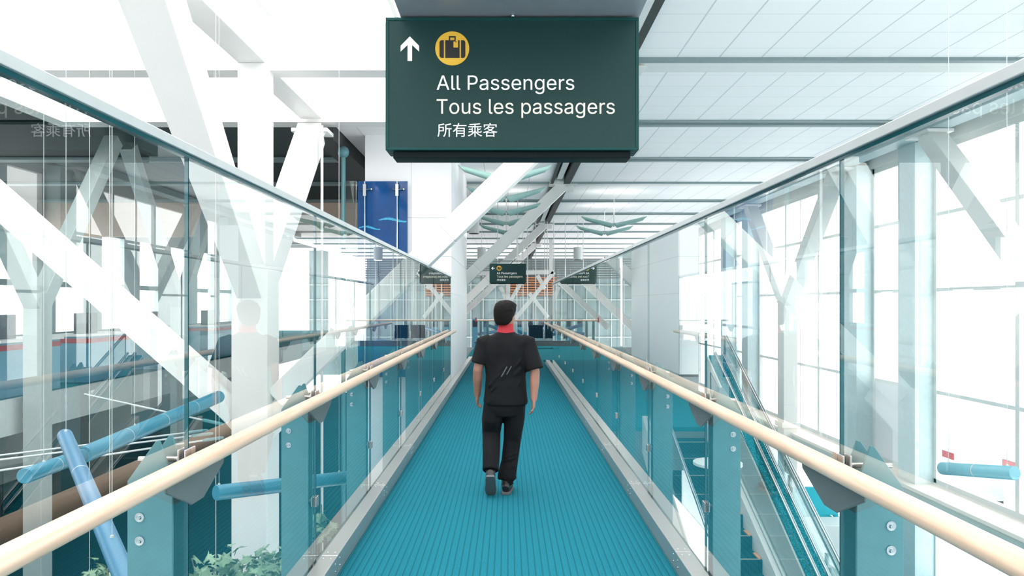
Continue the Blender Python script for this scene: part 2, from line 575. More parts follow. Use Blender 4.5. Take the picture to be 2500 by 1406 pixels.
struct('wall_left_bulkhead', MB().box(-16, -3.0, 25.4, 25.7, 4.0, 5.15), M['peach'], 'beige bulkhead with warm glow painted in peach, under the far shaded ceiling')
# ------------------------------------------------------------------ window wall on the right
XW = 8.7
SILL, HEAD = -1.93, 4.90
pil = [-3.4, -0.9, 4.6, 7.1, 15.2, 17.75, 25.8, 28.4, 36.4]
PW = 0.66
for i in range(len(pil) - 1):
    a, b = pil[i] + PW, pil[i + 1]
    f = MB()
    f.box(XW - 0.02, XW + 0.1, a, b, SILL - 0.05, SILL + 0.08)
    f.box(XW - 0.02, XW + 0.1, a, b, HEAD - 0.12, HEAD)
    f.box(XW - 0.02, XW + 0.1, a, a + 0.09, SILL, HEAD)
    f.box(XW - 0.02, XW + 0.1, b - 0.09, b, SILL, HEAD)
    for z in (-0.09, 1.99, 3.52):
        f.box(XW, XW + 0.08, a, b, z - 0.035, z + 0.035)
    nm = max(1, int(round((b - a) / 2.2)))
    for k in range(1, nm):
        y = a + (b - a) * k / nm
        f.box(XW - 0.01, XW + 0.09, y - 0.05, y + 0.05, SILL, HEAD)
        f.box(XW + 0.02, XW + 0.07, y - 1.1, y - 1.07, SILL, HEAD)
    w = struct(f'window_{i + 4}', f, M['white'])
    MB().box(XW + 0.035, XW + 0.047, a + 0.05, b - 0.05, SILL, HEAD - 0.05).build('pane', M['pane'], w)
    if abs(pil[i] - 15.2) < 0.1:
        MB().box(XW + 0.005, XW + 0.03, a + 0.09, b - 0.09, SILL + 0.08, -0.12).build('spandrel_panel', M['wall'], w)
    g = MB()
    for z in (-3.98, -2.32):
        g.box(XW, XW + 0.08, a, b, z, z + 0.1)
    n2 = max(2, nm)
    for k in range(n2 + 1):
        y = a + (b - a) * k / n2
        g.box(XW, XW + 0.08, y - 0.04, y + 0.04, -4.0, -2.2)
    struct(f'window_{i + 14}', g, M['white'])
pm = MB()
for y in pil:
    pm.box(XW - 0.4, XW + 0.12, y, y + PW, -4.0, 5.0)
struct('wall_right_pilaster', pm, plain('pilaster_grey', (0.55, 0.66, 0.68), 0.5))
struct('wall_right_sill', MB().box(XW - 0.60, XW + 0.1, -4, 37, SILL - 0.12, SILL - 0.05), M['white'])
struct('wall_right_spandrel', MB().box(XW - 0.56, XW + 0.1, -4, 37, SILL - 0.42, SILL - 0.12), plain('spandrel_teal', (0.36, 0.52, 0.55), 0.5))
struct('wall_right_head', MB().box(XW - 0.1, XW + 0.2, -4, 37, HEAD, 6.0), M['white'])

# ------------------------------------------------------------------ walkway curbs
def curb(sx, y1, label):
    t = thing('walkway_curb', label, 'curb', (sx * 1.12, 0, 0))
    ys = [1.2, 3.02, 4.84, 6.66, 8.48, 10.3, 12.12, 13.94, 15.76, 17.58, 19.4, 21.22]
    ys = [y - (0.17 if sx < 0 else 0.1) for y in ys]
    ys = [-1.0] + [y for y in ys if y < y1 - 0.5] + [y1]
    for a, b in zip(ys[:-1], ys[1:]):
        c = MB()
        c.prism([(sx * 1.068, 0.0), (sx * 1.066, 0.124), (sx * 1.170, 0.124), (sx * 1.170, 0.0)], 'Y', a + 0.003, b - 0.003)
        o = c.build('cover_segment', M['alu'], t, bevel=0.004)
        r = MB()
        for e in (a + 0.06, b - 0.06):
            if -0.5 < e < 12:
                for q in (1.095, 1.14):
                    r.ball((sx * q, e, 0.124), (0.006, 0.006, 0.004), 8, 5)
                for q in (0.045, 0.09):
                    r.ball((sx * 1.0665, e, q), (0.004, 0.006, 0.006), 8, 5)
        if r.v:
            r.build('rivet', M['chrome'], o, smooth=True)
    return t


curb(-1, 22.4, 'low brushed aluminium curb along the left edge of the turquoise carpet')
curb(1, 21.0, 'low brushed aluminium curb along the right edge of the turquoise carpet')


# ------------------------------------------------------------------ glass guards
def post(t, sx, y):
    p = MB()
    a, b = 1.212, 1.375
    m = (a + b) / 2
    for yy in (y - 0.05, y + 0.05):
        p.prism([(sx * a, -0.5), (sx * b, -0.5), (sx * b, 1.06), (sx * (a + 0.060), 1.205), (sx * (a + 0.048), 1.207), (sx * a, 1.07)], 'Y', yy - 0.006, yy + 0.006)
    p.box(min(sx * (m - 0.006), sx * (m + 0.006)), max(sx * (m - 0.006), sx * (m + 0.006)), y - 0.044, y + 0.044, -0.5, 1.08)
    o = p.build('post', M['steel'], t, bevel=0.002)
    for z in (0.93, 0.845):
        MB().tube([(sx * 1.33, y - 0.056, z), (sx * 1.33, y - 0.060, z), (sx * 1.33, y - 0.061, z), (sx * 1.33, y - 0.068, z)], [0.017, 0.017, 0.009, 0.007], 12).build('bolt', M['chrome'], o, smooth=True)


def clamp(t, sx, y, z, s):
    c = MB()
    for dy in (-1, 1):
        y0, y1 = sorted((y + dy * 0.003, y + dy * s))
        for xa in (XG - 0.017, XG + 0.0085):
            q = sorted((sx * xa, sx * (xa + 0.0085)))
            c.box(q[0], q[1], y0, y1, z - s, z + s)
    o = c.build('clamp', M['clamp'], t, bevel=0.003)
    r = MB().tube([(sx * (XG + 0.016), y, z), (sx * 1.36, y, z)], 0.011, 12)
    r.tube([(sx * 1.205, y, z), (sx * 1.212, y, z)], 0.022, 14)
    r.build('clamp_rod', M['clamp'], o, smooth=True)


def guard(sx, joints, y_end, z_top, label):
    t = thing('glass_guard', label, 'glass guard', (sx * XG, 0, 0))
    for i, (a, b) in enumerate(zip(joints[:-1], joints[1:])):
        g = MB()
        x0, x1 = sorted((sx * (XG - 0.007), sx * (XG + 0.007)))
        ya, yb_, za, zb = a + 0.003, b - 0.003, 0.02, z_top
        vs_ = [(x0, ya, za), (x1, ya, za), (x1, yb_, za), (x0, yb_, za), (x0, ya, zb), (x1, ya, zb), (x1, yb_, zb), (x0, yb_, zb)]
        g.add(vs_, [(1, 2, 6, 5), (3, 0, 4, 7)], 0)
        g.add(vs_, [(0, 3, 2, 1), (4, 5, 6, 7), (0, 1, 5, 4), (2, 3, 7, 6)], 1)
        g.build('pane', [M['glass'], M['edge']], t)
    MB().box(sx * XG - 0.024, sx * XG + 0.024, joints[0], y_end, z_top - 0.004, z_top + 0.030).build('top_rail', M['alu_dark'], t, bevel=0.003)
    MB().box(sx * XG - 0.012, sx * XG + 0.012, joints[0], y_end, z_top - 0.018, z_top - 0.004).build('gasket', M['edge'], t)
    for y in joints[1:]:
        if y < y_end - 0.3:
            post(t, sx, y)
            clamp(t, sx, y, 1.128, 0.042)
            clamp(t, sx, y, 0.49, 0.030)
    if sx < 0:
        MB().box(sx * XG - 0.05, sx * XG + 0.012, y_end - 0.02, y_end + 0.03, 0.0, z_top + 0.03).build('end_post', M['alu_dark'], t, bevel=0.004)
    return t


JL = [0.92 + 1.829 * k for k in range(9)]
JR = [0.83 + 1.815 * k for k in range(11)]
JL[-1] = 15.40
JR[-1] = 19.6
guard(-1, JL, 15.40, 2.255, 'tall clear glass guard with metal top rail left of the carpet')
guard(1, JR, 19.6, 2.225, 'tall clear glass guard with metal top rail right of the carpet')


def handrail(sx, joints, y_end, label):
    XH, ZH, R = 1.105, 1.138, 0.033
    t = thing('wooden_handrail', label, 'handrail', (sx * XH, 0, 0))
    MB().tube([(sx * XH, 0.3, ZH), (sx * XH, y_end - 0.01, ZH), (sx * XH, y_end, ZH)], [R, R, R * 0.8], 28).build('rail', M['wood'], t, smooth=True)
    for y in joints[1:]:
        if y > y_end - 0.2:
            continue
        b = MB()
        b.prism([(y - 0.26, ZH - 0.030), (y + 0.26, ZH - 0.030), (y + 0.25, ZH - 0.075), (y + 0.05, ZH - 0.165), (y - 0.05, ZH - 0.165), (y - 0.25, ZH - 0.075)], 'X', sx * 1.142, sx * 1.152)
        b.box(min(sx * 1.10, sx * 1.15), max(sx * 1.10, sx * 1.15), y - 0.24, y + 0.24, ZH - 0.036, ZH - 0.029)
        b.box(min(sx * 1.15, sx * 1.176), max(sx * 1.15, sx * 1.176), y - 0.03, y + 0.03, ZH - 0.15, ZH - 0.09)
        b.build('bracket', M['bracket'], t, bevel=0.003)


handrail(-1, JL, 15.5, 'round blond wooden handrail along the left glass guard')
handrail(1, JR + [21.4], 22.2, 'round blond wooden handrail along the right glass guard')

# ------------------------------------------------------------------ signs
FONT_DIR = os.path.join(bpy.utils.resource_path('LOCAL'), 'datafiles', 'fonts')


def load_font(fn):
    try:
        return bpy.data.fonts.load(os.path.join(FONT_DIR, fn))
    except Exception:
        return None


F_LATIN, F_CJK = load_font('Inter.woff2'), load_font('Noto Sans CJK Regular.woff2')


def text_outlines(body, font, embolden):
    """Closed outlines of a line of lettering, as lists of 2-D points."""
    c = bpy.data.curves.new('lettering', 'FONT')
    if font:
        c.font = font
    c.size, c.resolution_u, c.offset, c.fill_mode, c.body = 1.0, 5, embolden, 'NONE', body
    o = bpy.data.objects.new('lettering_tmp', c)
    COL.objects.link(o)
    bpy.context.view_layer.update()
    me = bpy.data.meshes.new_from_object(o)
    bpy.data.objects.remove(o)
    nxt = {}
    for e in me.edges:
        a, b = e.vertices
        nxt.setdefault(a, []).append(b)
        nxt.setdefault(b, []).append(a)
    loops, seen = [], set()
    for v in range(len(me.vertices)):
        if v in seen or v not in nxt:
            continue
        loop, prev, cur = [v], None, v
        seen.add(v)
        while True:
            k = [w for w in sorted(nxt[cur], key=lambda w: (w != cur + 1, w)) if w != prev and w not in seen]
            if not k:
                break
            prev, cur = cur, k[0]
            seen.add(cur)
            loop.append(cur)
        if len(loop) > 2:
            loops.append([me.vertices[w].co.to_2d() for w in loop])
    bpy.data.meshes.remove(me)
    bpy.data.curves.remove(c)
    return loops


def winding(p, loop):
    w = 0
    for a, b in zip(loop, loop[1:] + loop[:1]):
        if a.y <= p.y:
            if b.y > p.y and (b.x - a.x) * (p.y - a.y) - (p.x - a.x) * (b.y - a.y) > 0:
                w += 1
        elif b.y <= p.y and (b.x - a.x) * (p.y - a.y) - (p.x - a.x) * (b.y - a.y) < 0:
            w -= 1
    return w


def text_part(body, font, x0, x1, zb, zt, cap_ref, y, mat, parent, name, embolden=0.0):
    """Lettering stretched to span x0..x1, with capitals from baseline zb to zt, facing -Y at depth y."""
    ys = [p.y for l in text_outlines(cap_ref, font, embolden) for p in l]
    lo, hi = min(ys), max(ys)
    loops = text_outlines(body, font, embolden)
    xs = [p.x for l in loops for p in l]
    sx, sz = (x1 - x0) / (max(xs) - min(xs)), (zt - zb) / (hi - lo)
    pts, eds = [], []
    for l in loops:
        o = len(pts)
        pts += l
        eds += [(o + k, o + (k + 1) % len(l)) for k in range(len(l))]
    cv, ce, cf = delaunay_2d_cdt(pts, eds, [], 0, 1e-6)[:3]
    boxes = [(min(p.x for p in l), max(p.x for p in l), l) for l in loops]
    tris = []
    for f in cf:
        c = sum((cv[k] for k in f), Vector((0, 0))) / len(f)
        if sum(winding(c, l) for a, b, l in boxes if a <= c.x <= b) != 0:
            tris.append(tuple(f))
    m = MB()
    P = lambda v, d: (x0 + (v.x - min(xs)) * sx, y + d, zb + (v.y - lo) * sz)
    n0 = len(cv)
    fcs = list(tris)
    edges = set((a, b) for f in tris for a, b in zip(f, f[1:] + f[:1]))
    fcs += [(a, b, b + n0, a + n0) for a, b in edges if (b, a) not in edges]
    used = sorted({k for f in fcs for k in f})
    ix = {k: n for n, k in enumerate(used)}
    allv = [P(v, 0.0) for v in cv] + [P(v, 0.0015) for v in cv]
    m.add([allv[k] for k in used], [tuple(ix[k] for k in f) for f in fcs])
    return m.build(name, mat, parent)


def way_sign(Y, dz, dx, arrow, label):
    k = 3.6 / FPX
    SX = lambda p: (p - 1240.0) * k + dx
    SZ = lambda p: EYE + (742.0 - p) * k + dz
    t = thing('hanging_sign', label, 'sign', (SX(1250), Y, SZ(367)), 'green wayfinding signs over the walkway')
    D = 0.16
    MB().box(SX(949), SX(1552), Y + 0.004, Y + D - 0.004, SZ(362), SZ(50)).build('sign_box', M['sign'], t)
    fr = MB()
    for a in ((941, 1560, 366, 360), (941, 1560, 50, 42)):
        fr.box(SX(a[0]), SX(a[1]), Y, Y + D, SZ(a[2]), SZ(a[3]))
    fr.box(SX(941), SX(949), Y, Y + D, SZ(360), SZ(50))
    fr.box(SX(1552), SX(1560), Y, Y + D, SZ(360), SZ(50))
    fr.build('frame', M['sign_edge'], t, bevel=0.002)
    MB().box(SX(958), SX(1541), Y + 0.02, Y + D - 0.02, SZ(384), SZ(367)).build('lower_box', M['sign_black'], t, bevel=0.003)
    yf = Y + 0.001
    text_part('All Passengers', F_LATIN, SX(1066), SX(1402), SZ(219), SZ(184), 'H', yf, M['ink_white'], t, 'english_line', 0.0)
    text_part('Tous les passagers', F_LATIN, SX(1066), SX(1501), SZ(277.5), SZ(242), 'H', yf, M['ink_cream'], t, 'french_line', 0.010)
    text_part('所有乘客', F_CJK or F_LATIN, SX(1068), SX(1214), SZ(334), SZ(300), '所有乘客', yf, M['ink_white'], t, 'chinese_line', 0.0)
    # arrow, drawn pointing up about its own centre
    cx, cz = 1000.5, 118.5
    pts = [(0, 30), (22.5, 7), (22.5, -7), (5.5, 9), (5.5, -30), (-5.5, -30), (-5.5, 9), (-22.5, -7), (-22.5, 7)]
    if arrow == 'left':
        pts = [(-b, a) for a, b in pts]
    a_ = MB()
    for tri in ((0, 1, 2, 3), (0, 3, 6, 7, 8), (3, 4, 5, 6)):
        q = [(SX(cx + pts[i][0]), SZ(cz - pts[i][1])) for i in tri] if tri != (0, 3, 6, 7, 8) else [(SX(cx + pts[i][0]), SZ(cz - pts[i][1])) for i in (0, 3, 6)]
        a_.prism(q, 'Y', yf, yf + 0.0015)
    a_.prism([(SX(cx + pts[i][0]), SZ(cz - pts[i][1])) for i in (0, 6, 7, 8)], 'Y', yf, yf + 0.0015)
    a_.build('arrow', M['ink_white'], t)
    # suitcase pictogram on a yellow disc
    cx, cz = 1104, 118
    disc = MB().prism([(SX(cx) + 41.5 * k * math.cos(2 * PI * i / 48), SZ(cz) + 41.5 * k * math.sin(2 * PI * i / 48)) for i in range(48)], 'Y', yf, yf + 0.002)
    d = disc.build('pictogram_disc', M['ink_yellow'], t)
    s = MB()
    ya, yb2 = yf - 0.0012, yf
    B = lambda x0, x1, z0, z1: s.box(SX(x0), SX(x1), ya, yb2, SZ(z1), SZ(z0))
    def rounded(x0, x1, z0, z1, r, side):
        pts2 = []
        for (cx_, cz_, a0, rr) in ((x1 - r, z0 + r, 0, side > 0), (x0 + r, z0 + r, 90, side < 0), (x0 + r, z1 - r, 180, side < 0), (x1 - r, z1 - r, 270, side > 0)):
            if rr:
                for j in range(6):
                    a = math.radians(a0 + 90 * j / 5)
                    pts2.append((SX(cx_ + r * math.cos(a)), SZ(cz_ - r * math.sin(a))))
            else:
                pts2.append((SX(x1 if cx_ == x1 - r else x0), SZ(z0 if cz_ == z0 + r else z1)))
        s.prism(pts2, 'Y', ya, yb2)
    rounded(1073, 1083.5, 98, 141.5, 6, -1)
    rounded(1125.5, 1136, 98, 141.5, 6, 1)
    B(1087, 1107, 98, 141.5); B(1107, 1118.5, 116, 141.5); B(1118.5, 1122, 98, 141.5); B(1107, 1112, 98, 101)
    B(1096, 1112.5, 88, 91.5); B(1096, 1099, 91.5, 98); B(1109.5, 1112.5, 91.5, 98)
    s.tube([(SX(1113), ya, SZ(102)), (SX(1113), yb2, SZ(102))], 1.3 * k, 10)
    s.build('suitcase_symbol', M['ink_brown'], d)
    return t, SX, SZ


t1, SX, SZ = way_sign(3.6, 0.0, 0.0, 'up', 'large dark green hanging sign with upward arrow reading All Passengers, overhead')
MB().box(SX(975), SX(1565), 2.9, 3.72, SZ(36), SZ(28)).box(SX(985), SX(1553), 3.0, 3.7, SZ(28), SZ(-120)).build('mounting_canopy', M['canopy'], t1, bevel=0.004)
MB().tube([(SX(1252), 3.66, SZ(42)), (SX(1252), 3.66, SZ(30))], 0.012, 12).ball((SX(1252), 3.60, SZ(38)), 0.009).build('fixing', M['chrome'], t1, smooth=True)
hg = MB()
for x in (SX(1060), SX(1450)):
    hg.tube([(x, 3.5, SZ(-118)), (x, 3.5, 6.75)], 0.02, 12)
hg.build('hanger_rod', M['white'], t1, smooth=True)
t2, SX2, SZ2 = way_sign(25.0, -0.035, -0.026, 'left', 'small distant dark green sign with left arrow reading All Passengers')
MB().box(SX2(985), SX2(1560), 25.03, 25.12, SZ2(2), SZ2(-12)).build('hanger_bar', M['bracket'], t2)
hg = MB()
for x in (SX2(1080), SX2(1420)):
    hg.tube([(x, 25.08, SZ2(44)), (x, 25.08, CZ)], 0.014, 10)
hg.build('hanger_rod', M['white'], t2, smooth=True)

# ------------------------------------------------------------------ white steel trusses
XC = -3.72
t = thing('steel_tree_column', 'white steel column with V arms and a low brace behind left glass', 'column', (XC, 11.0, -4.0))
MB().box(XC - 0.26, XC + 0.26, 10.72, 11.28, -4.0, 2.2).box(XC - 0.2, XC + 0.2, 10.8, 11.2, 2.2, 5.2).build('shaft', M['white'], t, bevel=0.012)
MB().beam((XC, 10.9, 1.9), (XC, 7.5, 5.2), 0.42, 0.36, (1, 0, 0), 0.50, 0.50).build('arm', M['white'], t, bevel=0.01)
MB().beam((XC, 11.1, 1.9), (XC - 0.02, 14.2, 4.95), 0.42, 0.36, (1, 0, 0), 0.46, 0.44).build('arm', M['white'], t, bevel=0.01)
cp = MB().box(XC - 0.34, XC + 0.34, 13.95, 14.45, 4.93, 5.0)
cp.prism([(XC - 0.3, 4.93), (XC + 0.3, 4.93), (XC + 0.2, 4.75), (XC - 0.2, 4.75)], 'Y', 14.0, 14.03)
cp.build('cap_plate', M['white'], t, bevel=0.006)
MB().ibeam((XC - 0.22, 11.0, 0.10), (-8.55, 11.0, 4.15), 0.34, 0.46, (0, 1, 0)).build('brace', M['white'], t)
gp = MB().prism([(XC - 0.9, 0.45), (XC - 0.25, -0.25), (XC - 0.25, 0.25), (XC - 0.75, 0.75)], 'Y', 10.96, 11.04)
gp.prism([(XC + 0.25, -0.3), (XC + 0.8, 0.3), (XC + 0.6, 0.62), (XC + 0.25, 0.25)], 'Y', 10.96, 11.04)
o = gp.build('gusset_plate', M['white'], t)
for x, y, z in [(XC - 0.40 - 0.1 * i, 10.95, 0.1 + 0.1 * i) for i in range(3)] + [(XC - 0.12 + 0.12 * i, 10.71, -0.14) for i in range(2)]:
    MB().ball((x, y, z), 0.025, 10, 6).build('bolt', M['white'], o, smooth=True)
tag(MB().box(XC - 0.2, XC + 0.2, -2, 14.1, 5.2, 5.45).build('roof_girder', M['white'], bevel=0.01), 'white roof girder running lengthwise above the V arms at left', 'beam')

names_br = ['thick white diagonal brace running up behind the large green sign', 'white diagonal brace left of the pale ceiling lamps, second from camera',
            'white diagonal brace just left of the small distant sign', 'farthest thin white diagonal brace beyond the railing']
for i, Y in enumerate(TRUSS):
    t = thing('diagonal_brace', names_br[i], 'brace', (XC, Y, 0), 'diagonal roof braces over the walkway')
    b = MB()
    p0, p1 = Vector((XC + 0.32, Y, 0.32)), Vector((1.62, Y, CZ - 0.05))
    pm_ = p0.lerp(p1, 0.5)
    b.beam(p0, pm_, 0.32, 0.29, (0, 1, 0), 0.32, 0.35)
    b.beam(pm_, p1, 0.32, 0.35, (0, 1, 0), 0.32, 0.32)
    b.build('strut', M['white'], t, bevel=0.015)
    MB().box(1.2, 2.0, Y - 0.22, Y + 0.22, CZ - 0.07, CZ - 0.052).box(1.35, 1.9, Y - 0.02, Y + 0.02, CZ - 0.25, CZ - 0.07).build('end_plate', M['white'], t, bevel=0.004)

XR = 8.1
for Y, lab in ((21.6, 'white Y-shaped steel column behind the right glass by the windows'), (11.0, 'white steel arm slanting across the windows at the right edge')):
    t = thing('steel_tree_column', lab, 'column', (XR, Y, -4.0))
    MB().box(XR - 0.2, XR + 0.2, Y - 0.24, Y + 0.24, -4.0, 1.9).build('shaft', M['white'], t, bevel=0.01)
    for s_, nm_ in ((-1, 'arm'), (1, 'arm')):
        MB().beam((XR, Y + s_ * 0.05, 1.7), (XR, Y + s_ * 3.3, 4.95), 0.34, 0.36, (1, 0, 0)).build('arm', M['white'], t, bevel=0.01)
        MB().box(XR - 0.25, XR + 0.25, Y + s_ * 3.35 - 0.4, Y + s_ * 3.35 + 0.4, 4.93, 4.99).prism([(Y + s_ * 3.35 - 0.3, 4.93), (Y + s_ * 3.35 + 0.3, 4.93), (Y + s_ * 3.35, 4.6)], 'X', XR - 0.02, XR + 0.02).build('cap_plate', M['white'], t)
    MB().box(XR - 0.26, XR + 0.26, Y - 0.3, Y + 0.3, -1.85, -1.7).build('collar', M['white'], t, bevel=0.006)
tag(MB().box(XR - 0.2, XR + 0.2, -1, 37, 5.0, 5.18).build('header_beam', plain('header_grey', (0.36, 0.46, 0.48), 0.45), bevel=0.008), 'pale grey header beam running along the tops of right arms', 'beam')

# ------------------------------------------------------------------ blue glass on the lift core
t = thing('blue_glass_panel', 'tall deep blue glass panel on the white lift wall', 'glass panel', (-2.55, 15.3, 1.0))
MB().box(-3.08, -2.06, 15.30, 15.318, 0.2, 4.22).build('panel', M['blue_glass'], t, bevel=0.002)
fm = MB()
def streak(x0, x1, z0, n=18, h=0.07):
    up_, dn_ = [], []
    for i in range(n + 1):
        u = i / n
        x = x0 + (x1 - x0) * u
        w = h * (0.35 + 0.65 * math.sin(PI * u)) * random.uniform(0.6, 1.1)
        c = z0 + 0.03 * math.sin(5 * u)
        up_.append((x, c + w / 2)); dn_.append((x, c - w / 2))
    fm.prism(up_ + dn_[::-1], 'Y', 15.298, 15.3)
streak(-2.65, -2.08, 3.42); streak(-3.06, -2.62, 3.26, h=0.05)
fm.build('wave_pattern', M['cyan'], t)
fx = MB()
for x in (-2.92, -2.26):
    fx.tube([(x, 15.2, 0.2), (x, 15.2, 4.2)], 0.016, 10)
    fx.tube([(x, 15.2, 4.0), (x, 15.3, 4.0)], 0.012, 8)
    fx.box(x - 0.03, x + 0.03, 15.17, 15.23, 3.9, 4.14)
    for s_ in (-1, 1):
        fx.tube([(x, 15.2, 4.03), (x + s_ * 0.11, 15.25, 4.05)], 0.012, 8)
    fx.ball((x + 0.12, 15.27, 4.05), 0.03, 10, 6)
fx.build('spider_fitting', M['chrome'], t, smooth=True)
t = thing('clear_side_panel', 'clear glass fin standing beside the blue glass panel', 'glass panel', (-3.3, 15.3, 0))
g = MB()
x0, x1, ya, yb_, za, zb = -3.34, -3.10, 15.28, 15.296, 0.2, 4.22
vs_ = [(x0, ya, za), (x1, ya, za), (x1, yb_, za), (x0, yb_, za), (x0, ya, zb), (x1, ya, zb), (x1, yb_, zb), (x0, yb_, zb)]
g.add(vs_, [(0, 1, 5, 4), (2, 3, 7, 6)], 0).add(vs_, [(0, 3, 2, 1), (4, 5, 6, 7), (1, 2, 6, 5), (3, 0, 4, 7)], 1)
g.build('pane', [M['glass'], M['edge']], t)
MB().tube([(-3.38, 15.32, -4.0), (-3.38, 15.32, 4.75)], 0.045, 14).build('support_pole', M['steel'], t, smooth=True)
MB().ball((-3.38, 15.32, 4.82), 0.12, 12, 8).build('pole_head', M['steel'], t, smooth=True)
tag(MB().tube([(px(786, 560, 13.8).x, 13.8, -4.0), (px(786, 560, 13.8).x, 13.8, 5.0)], 0.026, 12).build('tension_rod', M['white'], smooth=True),
    'thin white vertical rod right of the V-arm column', 'rod')

# ------------------------------------------------------------------ pendant lamps
def lamp_light(loc, sx, sy, watts, up):
    d = bpy.data.lights.new('lamp_light', 'AREA')
    d.shape, d.size, d.size_y, d.energy, d.color = 'RECTANGLE', sx, sy, watts, (1, 0.98, 0.95)
    o = bpy.data.objects.new('lamp_light', d)
    o.location = loc
    o.rotation_euler = (PI, 0, 0) if up else (0, 0, 0)
    COL.objects.link(o)


def wing_lamp(cx, Y, zc, half, label, rise=0.22, group='winged lamps above the walkway'):
    t = thing('winged_pendant_lamp', label, 'lamp', (cx, Y, zc), group)
    for s in (-1, 1):
        m = MB()
        a, b = Vector((cx + s * 0.05, Y, zc)), Vector((cx + s * half, Y - 0.05, zc + rise))
        m.tube([a, b], 0.075, 32, ref=(0, 1, 0))
        # slanted cut at the outer and inner ends
        n = 32
        for i in range(n):
            v = m.v[n + i]
            m.v[n + i] = v + Vector((s * 1.3 * (v.z - b.z), 0, 0)) * 1.0
            w = m.v[i]
            m.v[i] = w + Vector((-s * 0.4 * (w.z - a.z), 0, 0))
        o = m.build('wing', M['mint'], t)
    MB().tube([(cx, Y, zc), (cx, Y, CZ)], 0.012, 8).build('suspension_rod', M['white'], t, smooth=True)
    MB().ball((cx, Y, zc), 0.035, 10, 8).build('joint', M['white'], t, smooth=True)
    lamp_light((cx, Y, zc + 0.35), half * 1.6, 0.3, 4, True)


ordw = ['nearest pale green winged lamp partly behind the thick diagonal brace', 'second pale green winged lamp along the centre line, counted from the camera',
        'middle pale green winged lamp of the five along the centre line', 'fourth pale green winged lamp along the centre line, counted from the camera',
        'farthest pale green winged lamp of the five along the centre line']
for i, (Y, yp, half) in enumerate(((14.8, 440, 0.86), (17.4, 487, 0.86), (20.2, 521, 0.90), (23.0, 547, 0.86), (26.0, 568, 0.88))):
    p = px(1236 if i else 1233, yp, Y)
    wing_lamp(p.x, Y, p.z, half, ordw[i])
for i, (x, Y, yp) in enumerate(((1499, 23.2, 551), (1476, 26.5, 571))):
    p = px(x, yp, Y)
    wing_lamp(p.x, Y, p.z, 0.95, ['pale green winged lamp over the right side, upper and nearer of two', 'pale green winged lamp over the right side, lower and farther of two'][i],
              group='winged lamps over the right side')


def drum_lamp(x, y, Y, r, h, label):
    p = px(x, y, Y)
    t = thing('drum_pendant_lamp', label, 'lamp', p, 'drum pendants')
    MB().tube([(p.x, Y, p.z), (p.x, Y, p.z + h)], r, 28).build('shade', M['drum'], t, smooth=True)
    MB().tube([(p.x, Y, p.z - 0.012), (p.x, Y, p.z - 0.001)], r * 0.9, 28).build('diffuser', M['dark'], t, smooth=True)
    lamp_light((p.x, Y, p.z - 0.02), r * 1.5, r * 1.5, 30, False)
    MB().tube([(p.x, Y, p.z + h), (p.x, Y, CZ)], 0.01, 8).build('suspension_rod', M['white'], t, smooth=True)


drum_lamp(1411, 634, 29.4, 0.178, 0.49, 'white drum pendant lamp hanging right of the small distant sign')
drum_lamp(1176, 635, 29.4, 0.178, 0.50, 'white drum pendant lamp between the wall edge and small sign')
drum_lamp(1157, 570, 23.5, 0.17, 0.40, 'white drum pendant with black underside at the white wall corner')

# ------------------------------------------------------------------ hanging tubes of the art installation
def art_tube(p0, p1, r, mat, label, wires, top, name='hanging_tube', grp='tubes hanging in the atrium'):
    p0, p1 = Vector(p0), Vector(p1)
    t = thing(name, label, 'sculpture tube', p0, grp)
    d = p1 - p0
    L_ = d.length
    m = MB().tube([p0, p0 + d * 0.006, p1 - d * 0.006, p1], [r * 0.93, r, r, r * 0.93], 24)
    o = m.build('tube', mat, t, smooth=True)
    s = MB()
    nseg = max(1, int(L_ / 0.9))
    for i in range(1, nseg + 1):
        c = p0 + d * (i / (nseg + 1))
        s.tube([c - d.normalized() * 0.004, c + d.normalized() * 0.004], r * 1.012, 24)
    s.build('seam_band', M['alu_dark'], o, smooth=True)
    for u in wires:
        c = p0 + d * u
        MB().tube([c + Vector((0, 0, r * 0.9)), c + Vector((0, 0, r * 1.2)), c + Vector((0, 0, r * 1.2 + 0.002)), (c.x, c.y, top)], [0.012, 0.008, 0.002, 0.002], 6).build('wire', M['alu_dark'], t)
    return t


art_tube(px(158, 1062, 5.0), px(318, 1440, 3.25), 0.047, M['tube_blue'], 'long slanting blue tube crossing behind the left handrail', (0.03, 0.80), 6.72)
art_tube(px(527, 1203, 5.6), px(856, 1165, 6.6), 0.058, M['tube_teal'], 'teal tube hanging almost level left of the carpet', (0.02, 0.9), 6.72)
art_tube(px(60, 1162, 5.2), px(200, 1112, 6.1), 0.055, M['tube_teal'], 'short teal tube with dark end low at the left edge', (0.3,), 6.72)
art_tube(px(205, 1110, 7.4), px(535, 968, 10.4), 0.085, M['tube_teal'], 'long teal tube rising behind the left glass towards the column', (0.3, 0.95), 6.72)
art_tube(px(2300, 1143, 5.3), px(2478, 1155, 4.7), 0.044, M['tube_pale'], 'pale blue tube hanging by the windows at right', (0.1, 0.9), CZ)
far = [((1185, 792, 34), (1300, 830, 33), 'blue'), ((1160, 835, 36), (1215, 828, 35), 'blue'), ((1262, 806, 34), (1330, 838, 33.6), 'teal'), ((1320, 835, 35), (1372, 826, 36), 'teal'),
       ((1165, 815, 38), (1240, 806, 39), 'blue'), ((1265, 820, 37), (1345, 796, 39), 'blue'), ((1345, 838, 34), (1440, 832, 35), 'teal')]
